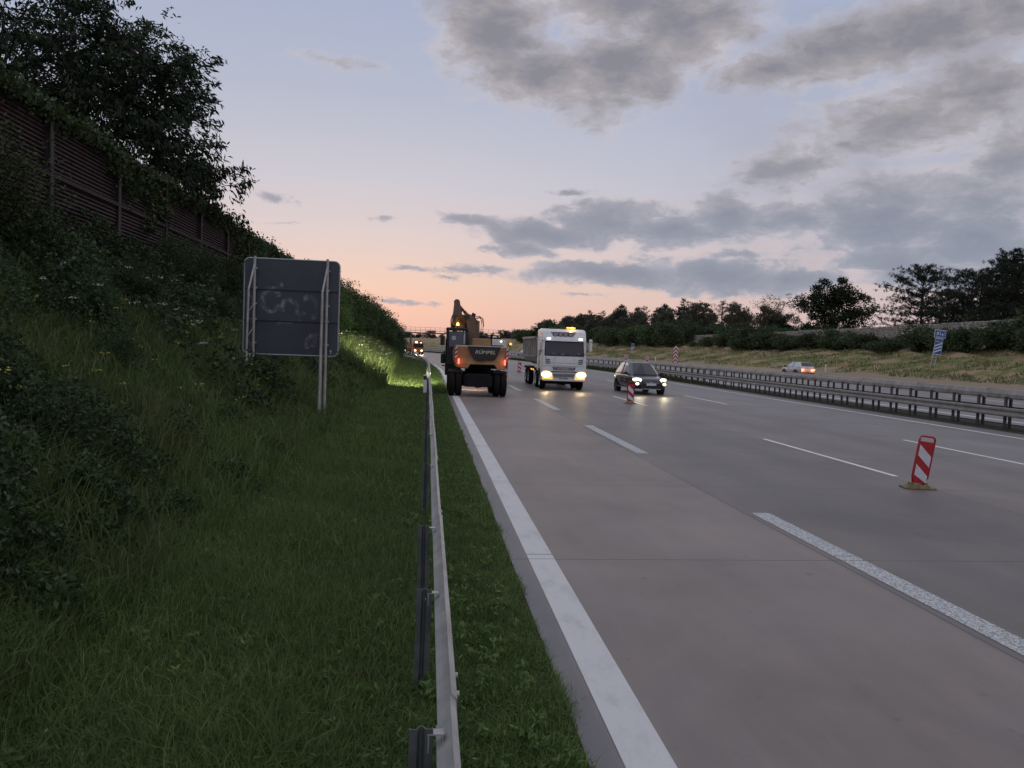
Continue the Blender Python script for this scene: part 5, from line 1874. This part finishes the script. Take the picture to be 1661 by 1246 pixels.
# white umbels and small yellow flowers scattered on the bank
def heads(name, n, xr, yr, hr, rad, mat, per):
    C = []
    for i in range(n):
        x0, y0 = rng.uniform(*xr), rng.uniform(*yr)
        z0 = float(ground_z(x0, y0)) + rng.uniform(*hr)
        q = rng.normal(size=(per, 3)) * np.array([rad, rad, rad * .25])
        C.append(q + np.array([x0 + bend(y0), y0, z0]))
    me = np_mesh(name, leaves(np.concatenate(C), rad * .7, .9, rng), 4, 0, mat, pattern=LEAF_PAT)
    tag(mesh_obj(name, me, mat), kind='stuff')
heads('white_umbels', 24, (-7.2, -4.2), (12, 24), (.7, 1.2), .045, flower_m, 14)
heads('white_umbels', 60, (-5.2, -2.6), (36, 62), (.8, 1.4), .08, flower_m, 10)
heads('yellow_flowers', 50, (-6.0, -3.0), (7, 20), (.4, .9), .035, yellow_m, 8)

# --- grass and tall weeds of the far bank and the median
n_ = 60000
y = 38 + 150 * rng.uniform(0, 1, n_) ** 1.3
x = 44.2 + 17 * rng.uniform(0, 1, n_) ** 1.1
gap = np.sin(x * .9 + y * .21) * np.sin(y * .37 - x * .3) + .35 * np.sin(y * 1.3 + x * 2)
k = gap > -0.25
x, y, g_ = x[k], y[k], gap[k]
h = 0.14 + 0.30 * rng.uniform(0, 1, len(x)) ** 2
me = blades('far_bank_grass', x, y, h, 0.075 * rng.uniform(.6, 1.4, len(x)), rng.uniform(.2, .9, len(x)), dry_m, rng)
tag(mesh_obj('far_bank_grass', me, dry_m), kind='stuff')
n_ = 14000
y = 50 + 190 * rng.uniform(0, 1, n_)
x = rng.uniform(19.9, 22.2, n_)
h = (0.2 + 0.4 * rng.uniform(0, 1, n_) ** 1.5) * np.clip((y - 50) / 16, .05, 1)
me = blades('median_grass', x, y, h, 0.05 * rng.uniform(.6, 1.4, n_), rng.uniform(.2, .8, n_), rough_m, rng)
tag(mesh_obj('median_grass', me, rough_m), kind='stuff')

# ------------------------------------------------------------------ trees and shrubs
def limb(mb, p0, p1, r0, r1, rng, n=5, wob=0.08, sides=6):
    p0, p1 = np.array(p0, float), np.array(p1, float)
    L = np.linalg.norm(p1 - p0)
    pts = []
    for i in range(n + 1):
        t = i / n
        q = p0 + (p1 - p0) * t + rng.normal(size=3) * L * wob * math.sin(PI * t) * .6
        q[2] += L * .06 * math.sin(PI * t)
        pts.append(tuple(q))
    mb.tube(pts, [r0 + (r1 - r0) * i / n for i in range(n + 1)], sides)
    return pts

def make_tree(name, label, cat, seed, H, rad, base, nclump, per, lsize, asp, leafm, droop=0.0, shape='round', clump_r=0.9, group=None, trunk_r=.18, fork=3, flat=.7, gapk=0.0, inner=.35):
    """trunk and limbs reach to leaf clumps spread unevenly through the crown"""
    rg = np.random.default_rng(seed)
    t = thing(name, label, cat, (0, 0, 0), 0, group)
    mb = MB()
    cz = base + (H - base) * .5
    hz = (H - base) * .5
    cl = []
    tries = 0
    ph = rg.uniform(0, 6.28, 6)
    while len(cl) < nclump and tries < 20000:
        tries += 1
        u = rg.normal(size=3)
        u /= np.linalg.norm(u)
        az_ = math.atan2(u[1], u[0])
        lob = 1 + .16 * math.sin(3 * az_ + ph[0]) + .12 * math.sin(5 * az_ + ph[1] + 3 * u[2]) + .12 * math.sin(4 * u[2] + ph[2] + 2 * az_)
        q = (inner + (1 - inner) * rg.uniform(0, 1) ** .6) * lob
        p = u * q
        if shape == 'cone':
            tt = (p[2] + 1) / 2
            if not 0 <= tt <= 1.1: continue
            f = (1 - tt) ** .8 + .06
            p[0] *= f * 1.25
            p[1] *= f * 1.25
        elif shape == 'egg':
            f = 1.05 - .30 * p[2]
            p[0] *= f
            p[1] *= f
        elif shape == 'umbrella':
            f = 1.0 if p[2] > -.2 else .75
            p[0] *= f
            p[1] *= f
        if gapk and math.sin(3.1 * p[0] * 2 + ph[3]) * math.sin(2.7 * p[2] * 2 + ph[4]) * math.sin(2.3 * p[1] * 2 + ph[5]) > gapk: continue
        cl.append(np.array([p[0] * rad, p[1] * rad, cz + p[2] * hz]))
    cl = np.array(cl)
    # skeleton
    tops = []
    mainp = limb(mb, (0, 0, -.5), (rg.normal() * .2, rg.normal() * .2, base + (H - base) * .30), trunk_r, trunk_r * .62, rg, 6, .05, 8)
    for i in range(fork * 3):
        a = 2 * PI * i / (fork * 3) + rg.uniform(-.4, .4)
        st = mainp[rg.integers(3, 7)]
        e = np.array([math.cos(a) * rad * rg.uniform(.4, .7), math.sin(a) * rad * rg.uniform(.4, .7), cz + hz * rg.uniform(-.4, .6)])
        tops.append(limb(mb, st, e, trunk_r * .45, trunk_r * .12, rg, 5, .10, 6))
    allp = np.array([p for l in tops for p in l[1:]] + mainp[2:])
    if len(cl) <= 400:
        for c in cl:
            j = np.argmin(np.linalg.norm(allp - c, axis=1) + np.maximum(0, allp[:, 2] - c[2]) * .6)
            limb(mb, allp[j], c, trunk_r * .12, trunk_r * .03, rg, 3, .12, 4)
    mb.build('trunk', bark, t, smooth=True)
    C, O = [], []
    for c in cl:
        n = int(per * rg.uniform(.6, 1.4))
        q = rg.normal(size=(n, 3))
        q *= (rg.uniform(0, 1, n) ** .38 / np.linalg.norm(q, axis=1))[:, None] * np.array([1, 1, flat]) * clump_r * rg.uniform(.55, 1.1) * .85
        C.append(c + q)
        o = q + (c - np.array([0, 0, cz])) * .25
        O.append(o / (np.linalg.norm(o, axis=1)[:, None] + 1e-6))
    C, O = np.concatenate(C), np.concatenate(O)
    me = np_mesh('crown', leaves(C, lsize, asp, rg, .1, droop, O), 4, 0, leafm, pattern=LEAF_PAT)
    mesh_obj('crown', me, leafm, t)
    return t

def make_pine(name, label, cat, seed, H, rad, group=None, tuft=24, nbr=46, irregular=.45, base=.12):
    rg = np.random.default_rng(seed)
    t = thing(name, label, cat, (0, 0, 0), 0, group)
    mb = MB()
    mb.tube([(0, 0, -.5), (.1, .05, H * .3), (.05, .1, H * .7), (0, 0, H * .97)], [H * .020, H * .016, H * .010, H * .003], 8)
    C, D = [], []
    for i in range(nbr):
        u = (i + rg.uniform(0, 1)) / nbr
        z = H * (base + (0.97 - base) * u)
        a = i * 2.4 + rg.uniform(-.5, .5)
        ln = rad * ((1 - u) ** .62 + .10) * rg.uniform(1 - irregular, 1.12)
        rise = ln * (.05 + .55 * u) + rg.uniform(-.1, .25)
        e = np.array([math.cos(a) * ln, math.sin(a) * ln, z + rise])
        pts = limb(mb, (0, 0, z), e, H * .006, H * .0015, rg, 4, .08, 4)
        for s in range(int(6 + ln * 4)):
            f = rg.uniform(.35, 1.02)
            j = f * 4
            k = min(3, int(j))
            p = np.array(pts[k]) + (np.array(pts[k + 1]) - np.array(pts[k])) * (j - k)
            p = p + rg.normal(size=3) * np.array([.30, .30, .12]) * (.5 + ln * .18)
            C.append(np.repeat(p[None], tuft, 0) + rg.normal(size=(tuft, 3)) * .10)
            dd = rg.normal(size=(tuft, 3)) * .6 + np.array([math.cos(a) * .5, math.sin(a) * .5, .55])
            D.append(dd)
    mb.build('trunk', bark, t, smooth=True)
    C, D = np.concatenate(C), np.concatenate(D)
    me = np_mesh('crown', leaves(C, .36, .15, rg, .2, 0, D), 4, 0, fir_m, pattern=LEAF_PAT)
    mesh_obj('crown', me, fir_m, t)
    return t

def place(o, x0, y, z=None, rz=0.0, s=(1, 1, 1), label=None, group=None):
    o.location = (x0 + bend(y), y, float(ground_z(x0, y)) - .1 if z is None else z)
    o.rotation_euler = (0, 0, rz)
    o.scale = s if isinstance(s, tuple) else (s, s, s)
    if label: o['label'] = label
    if group: o['group'] = group
    return o
used = set()
def again(o):
    if o.name in used:
        return copy_tree(o)
    used.add(o.name)
    return o

# --- the big tree behind the wall
rg = np.random.default_rng(5)
bt = thing('broad_tree', 'big dark broadleaf tree with drooping feathery leaves rising behind the timber wall', 'tree', (-12.5, 31.6, 4.4))
mb = MB()
cl = []
ph = rg.uniform(0, 6.28, 8)
cen, radv = np.array([-.9, 0.0, 6.6]), np.array([5.5, 5.0, 5.3])
while len(cl) < 370:
    u = rg.normal(size=3)
    u /= np.linalg.norm(u)
    a = math.atan2(u[2], u[0])
    lob = .90 + .12 * math.sin(5 * a + ph[0]) + .08 * math.sin(9 * a + ph[1]) + .08 * math.sin(4 * u[1] + ph[2])
    q = (.25 + .75 * rg.uniform(0, 1) ** .55) * lob
    p = cen + u * q * radv
    if p[2] < 2.6 and p[0] < 1.5: continue
    if math.hypot(p[0] + 4.2, (p[2] - 8.2)) < 1.25: continue
    if p[0] > 1.2 and p[2] > 9.4 - (p[0] - 1.2) * .55: continue
    if math.sin(p[0] * 1.9 + 1) * math.sin(p[2] * 2.6 + .5) > .66: continue
    if math.hypot(p[0] - .1, (p[2] - 5.2)) < .55 or math.hypot(p[0] + 1.6, p[2] - 5.0) < .4: continue
    cl.append(p)
for i in range(26):      # low drooping boughs on the right
    cl.append(np.array([rg.uniform(2.2, 4.4), rg.uniform(-2.5, 2.5), rg.uniform(2.6, 5.2)]))
cl = np.array(cl)
stems = []
for (bx, by), e, r0 in (((0, 0), (-.4, 0, 5.0), .30), ((.5, .3), (2.0, .4, 5.6), .22), ((-.6, .2), (-2.9, -.2, 6.2), .24)):
    stems.append(limb(mb, (bx, by, -.6), e, r0, r0 * .6, rg, 7, .05, 10))
ends = []
for s_ in stems:
    for i in range(7):
        st = s_[rg.integers(3, 8)]
        u = rg.normal(size=3)
        u[2] = abs(u[2]) * .8
        u /= np.linalg.norm(u)
        e = np.array(st) + u * rg.uniform(1.8, 3.6)
        ends.append(limb(mb, st, e, .11, .04, rg, 5, .08, 7))
allp = np.array([p for l in ends + stems for p in l[2:]])
for c in cl:
    j = np.argmin(np.linalg.norm(allp - c, axis=1))
    limb(mb, allp[j], c, .035, .010, rg, 4, .10, 4)
mb.build('trunk', bark, bt, smooth=True)
C, O = [], []
for c in cl:
    out = (c - cen) / radv
    out /= np.linalg.norm(out) + 1e-6
    for k in range(rg.integers(5, 9)):
        # one twig: a spray of pinnate leaves
        tip = c + rg.normal(size=3) * np.array([.44, .44, .27]) + out * .15
        n = 17
        C.append(tip + rg.normal(size=(n, 3)) * np.array([.15, .15, .09]))
        O.append(np.repeat((out * .8 + rg.normal(size=3) * .35)[None], n, 0))
C, O = np.concatenate(C), np.concatenate(O)
me = np_mesh('crown', leaves(C, .25, .30, rg, 0, .45, O), 4, 0, tree_m, pattern=LEAF_PAT)
mesh_obj('crown', me, tree_m, bt)

# --- ivy along the top of the timber wall
C = []
ri = np.random.default_rng(21)
for i in range(520):
    y = 7 + 44 * ri.uniform(0, 1) ** 1.3
    dens_ = .5 + .5 * math.sin(y * .9) * math.sin(y * .37 + 1)
    hang = ri.uniform(0, .22) if y < 22.5 else (ri.uniform(0, 2.4) if y < 27.5 or y > 36 else ri.uniform(0, .5))
    n = 26
    q = ri.normal(size=(n, 3)) * np.array([.10, .26, .14])
    C.append(q + np.array([WX + .10 + bend(y), y, WZ1 + .10 - hang * ri.uniform(0, 1)]))
me = np_mesh('ivy', leaves(np.concatenate(C), .13, .75, ri, 0, .3), 4, 0, shrub_m, pattern=LEAF_PAT)
tag(mesh_obj('ivy', me, shrub_m), 'dark ivy trailing over the top edge of the timber noise wall', 'ivy')

# --- shrubs of the left bank
shr = [make_tree('shrub', 'dense green shrub', 'shrub', 100 + i, 2.2, 1.15, .15, 60, 95, .085 if i < 2 else .10, .5, shrub_m, 0, 'round', .62, None, .05, 2, .8, 0, .2) for i in range(3)]
sh_l = ['low bush at the left picture edge in front of the timber wall', 'leafy bush at the foot of the wall post', 'bushy shrub under the gapped slats of the timber wall', 'rounded bush at the wall foot left of the grey sign', 'shrub just left of the grey sign below the wall', 'pale green bush half way up the left bank']
spots = [(-8.0, 14.6, .95, 0), (-7.9, 27.4, .72, 1), (-8.1, 25.6, .55, 0), (-7.9, 31, .8, 2), (-7.2, 34.5, .8, 0), (-7.9, 37.5, 1.0, 1), (-8.1, 22.4, .42, 2), (-8.2, 11.8, .6, 1), (-6.4, 18.0, .40, 2), (-6.6, 25.0, .40, 0), (-6.3, 30.0, .5, 1), (-6.8, 40, .8, 0), (-5.2, 8.2, .36, 2), (-4.6, 6.6, .34, 0), (-6.0, 14.6, .36, 1), (-4.9, 12.8, .32, 0), (-7.6, 20.6, .38, 1)]
for i, (x0, y, s, v) in enumerate(spots):
    o = again(shr[v])
    nearw = 'against the foot of the timber wall' if x0 < -7 else 'on the open slope below the wall'
    lab = ['dark leafy shrub ' + nearw + ' on the left bank', ][0]
    place(o, x0, y, None, i * 1.7, (s * 1.05, s * 1.05, s * (.95 + .2 * (i % 3))), lab, 'shrubs on the left bank')
# --- trees and tall bushes following the wall, towards the sign and beyond
hed = [make_tree('hedge_tree', 'tall bushy tree', 'tree', 140 + i, 5.0, 2.1, .3, 120, 90, .16, .5, shrub_m, 0, 'egg', .95, None, .09, 3, .8, 0, .25) for i in range(3)]
hs_ = [(-8.0, 43, .60), (-7.6, 47, .66), (-7.9, 51, .70), (-7.2, 56, .74), (-7.3, 61, .78), (-7.0, 67, .82), (-6.6, 73, .86), (-6.3, 79, .90), (-5.7, 85, .93), (-5.2, 91, .96), (-4.4, 96, .98), (-3.7, 101, .98), (-2.7, 106, .93), (-2.5, 111, .88), (-3.6, 118, .9), (-4.5, 126, 1.0), (-5, 135, 1.1),
       (-11.0, 46, .62), (-10.6, 55, .72), (-10, 64, .8), (-9.6, 75, .9), (-5.8, 70, .55), (-5.1, 77, .58), (-4.2, 87, .56), (-3.3, 96, .52), (-6.0, 62, .5), (-6.1, 54, .42), (-6.4, 46, .4), (-2.4, 100, .42), (-2.6, 115, .45)]
for i, (x0, y, s) in enumerate(hs_):
    o = again(hed[i % 3])
    lab = 'tall dark tree in the row along the left bank beyond the grey sign' if s > .95 else 'lower bush in front of the tree row on the left bank beyond the sign'
    place(o, x0, y, None, i * 2.1, (s, s, s * (1.0 + .06 * (i % 3 - 1))), lab, 'trees along the left bank' if s > .95 else 'bushes before the left tree row')

# --- bushes below the gabion wall
bsh = [make_tree('bush', 'broad bush', 'bush', 170 + i, 2.4, 1.8, .1, 62, 60, .22, .55, bush_m, 0, 'round', .85, None, .07, 2, .75, 0, .2) for i in range(3)]
ri = random.Random(31)
yb = 58.0
i = 0
while yb < 160:
    s = ri.uniform(.72, 1.1) * (1.35 if (yb > 112 and yb < 124) or yb < 74 else 1) * (.62 if yb > 135 else 1)
    x0 = 57.6 + ri.uniform(-1.2, 1.6) - (1.5 if i % 5 == 3 else 0)
    o = again(bsh[i % 3])
    place(o, x0, yb, None, ri.uniform(0, 6), (s * ri.uniform(.9, 1.5), s * ri.uniform(.9, 1.5), s * ri.uniform(.5, 1.15)), 'dark green bush in the row below the stone gabion wall', 'bushes below the gabion wall')
    yb += ri.uniform(1.8, 3.2)
    i += 1
for i in range(34):
    y = 152 + i * 2.9
    x0 = 59 + ri.uniform(-3.5, 3) + (i % 3) * 3
    o = copy_tree(bsh[i % 3])
    s = ri.uniform(1.1, 2.0)
    place(o, x0, y, None, ri.uniform(0, 6), (s, s, s * ri.uniform(.9, 1.3)), 'rounded bush along the foot of the far wood', 'bushes at the foot of the wood')

# --- trees behind the gabion wall
dec = make_tree('broadleaf_tree', 'round dark broadleaf tree standing alone behind the stone wall, left of the pine', 'tree', 201, 10.6, 5.6, 1.6, 190, 95, .34, .5, tree_m, 0, 'egg', 1.45, None, .24, 3, .8, .33, .3)
place(dec, 70, 121, 4.6, .4)
dec2 = copy_tree(dec)
place(dec2, 72, 140, 4.3, 2.2, (.55, .55, .5), 'smaller dark bushy tree behind the stone wall, right of the bare reddish tree')
thin = make_tree('sparse_tree', 'sparse reddish half bare tree behind the stone wall, left of the round tree', 'tree', 203, 10.2, 4.3, 2.0, 75, 40, .26, .4, thin_m, 0, 'egg', 1.2, None, .20, 4, .8, 0, .4)
place(thin, 71, 141, 4.2, .3)
for (x0, y, s, l) in ((72, 166, .95, 'thin pale reddish tree at the right end of the far wood'), (70, 150, .75, 'low sparse tree between the far wood and the half bare tree')):
    o = copy_tree(thin)
    place(o, x0, y, 4.2, y, s, l)
pin = make_pine('pine_tree', 'broad dark pine with spreading boughs behind the stone wall, right of the round tree', 'pine tree', 211, 10.4, 7.6, None, 16, 74, .35, .03)
place(pin, 70, 101, 4.7, 1.2)
pin2 = make_pine('pine_tree', 'tall slim pine with a pointed top at the right picture edge', 'pine tree', 213, 11.0, 4.8, None, 15, 64, .40, .03)
place(pin2, 69, 84.6, 5.0, .2)
for (x0, y, s, src, l, rz) in ((70.5, 92.6, .88, pin, 'dark pine next right of the broad spreading pine behind the stone wall', 3.0), (71.5, 88.5, .96, pin2, 'dark pine third from the right picture edge with a ragged top', 4.0), (70, 79.5, .95, pin, 'dark pine cut by the right picture edge behind the stone wall', 5.1),
                               (75, 96.5, .86, pin2, 'narrow dark pine standing back between two broader pines', 1.0)):
    o = copy_tree(src)
    place(o, x0, y, 4.8, rz, s, l)

for i, (x0, y, s) in enumerate(((67, 77, 1.0), (66.5, 82, .8), (67.5, 87, 1.1), (67, 92, .9), (67.5, 97, 1.0), (68, 107, .6), (67, 113, .8), (67.5, 118, 1.1), (68, 124, 1.1), (67, 129, .9), (68, 135, 1.1), (67, 143, 1.2), (67.5, 150, 1.3), (68, 157, 1.4))):
    o = copy_tree(bsh[i % 3])
    place(o, x0, y, 4.6, i * 1.3, (s * 1.5, s * 1.5, s * 1.25), 'dark scrub under the trees just behind the stone gabion wall', 'scrub behind the gabion wall')
for (x0, y, s, src, l, rz) in ((76, 90, .98, pin, 'dark pine in the back row behind the pointed pine at the right edge', 2.0), (77, 84, 1.05, pin2, 'dark slim pine in the back row next to the right picture edge', 3.3), (76, 104, .72, pin, 'low dark pine peeping out between the spreading pine and its right neighbour', 4.4)):
    o = copy_tree(src)
    place(o, x0, y, 4.9, rz, s, l)

# --- the wood beyond, and the far belt of trees across the bend
wvar = [make_tree('wood_tree', 'dark tree', 'tree', 220 + i, 11, 3.6, .5, 90, 55, .50, .5, wood_m, 0, ('egg', 'round', 'cone')[i], 1.5, None, .2, 3, .8, 0, .3) for i in range(3)]
wp_ = make_pine('wood_pine', 'dark pine', 'pine tree', 230, 12, 3.4, None, 9, 34, .4, .1)
wlist = wvar + [wp_]
ri = random.Random(77)
i = 0
for row, (xb, ya, yb_, st) in enumerate(((66, 172, 245, 5.5), (73, 170, 250, 6.5), (81, 168, 262, 7.5), (90, 170, 270, 9))):
    y = ya
    while y < yb_:
        o = again(wlist[(i * 7 + row) % 4])
        s = ri.uniform(.74, .98) * (0.78 if row == 0 else 1.0) * (1 - .10 * max(0, (y - 225) / 30))
        kind = 'pine' if (i * 7 + row) % 4 == 3 else 'tree'
        lab = ('dark pointed pine in the dense wood on the right behind the trucks' if kind == 'pine' else 'dark rounded tree in the dense wood on the right behind the trucks')
        place(o, xb + ri.uniform(-2.5, 2.5), y, 3.6 if row == 0 else 4.2, ri.uniform(0, 6), (s * 1.1, s * 1.1, s), lab, 'pines in the right wood' if kind == 'pine' else 'trees in the right wood')
        y += st * ri.uniform(.75, 1.3)
        i += 1
for i in range(58):
    X = -75 + i * 3.15 + ri.uniform(-1.5, 1.5)
    Y = 400 + ri.uniform(-25, 60) - max(0, X - 40) * 1.6
    s = (.50 + .48 * min(1, max(0, (X + 30) / 105))) * ri.uniform(.85, 1.12)
    o = copy_tree(wlist[(i * 5) % 4])
    pine_ = (i * 5) % 4 == 3
    o.location = (X, Y, 1.0)
    o.scale = (s * 1.5, s * 1.5, s)
    o.rotation_euler = (0, 0, ri.uniform(0, 6))
    o['label'] = ('small far pine in the tree belt behind the excavator and gantry' if pine_ else 'small far tree in the tree belt behind the excavator and gantry')
    o['group'] = 'far tree belt pines' if pine_ else 'far tree belt trees'
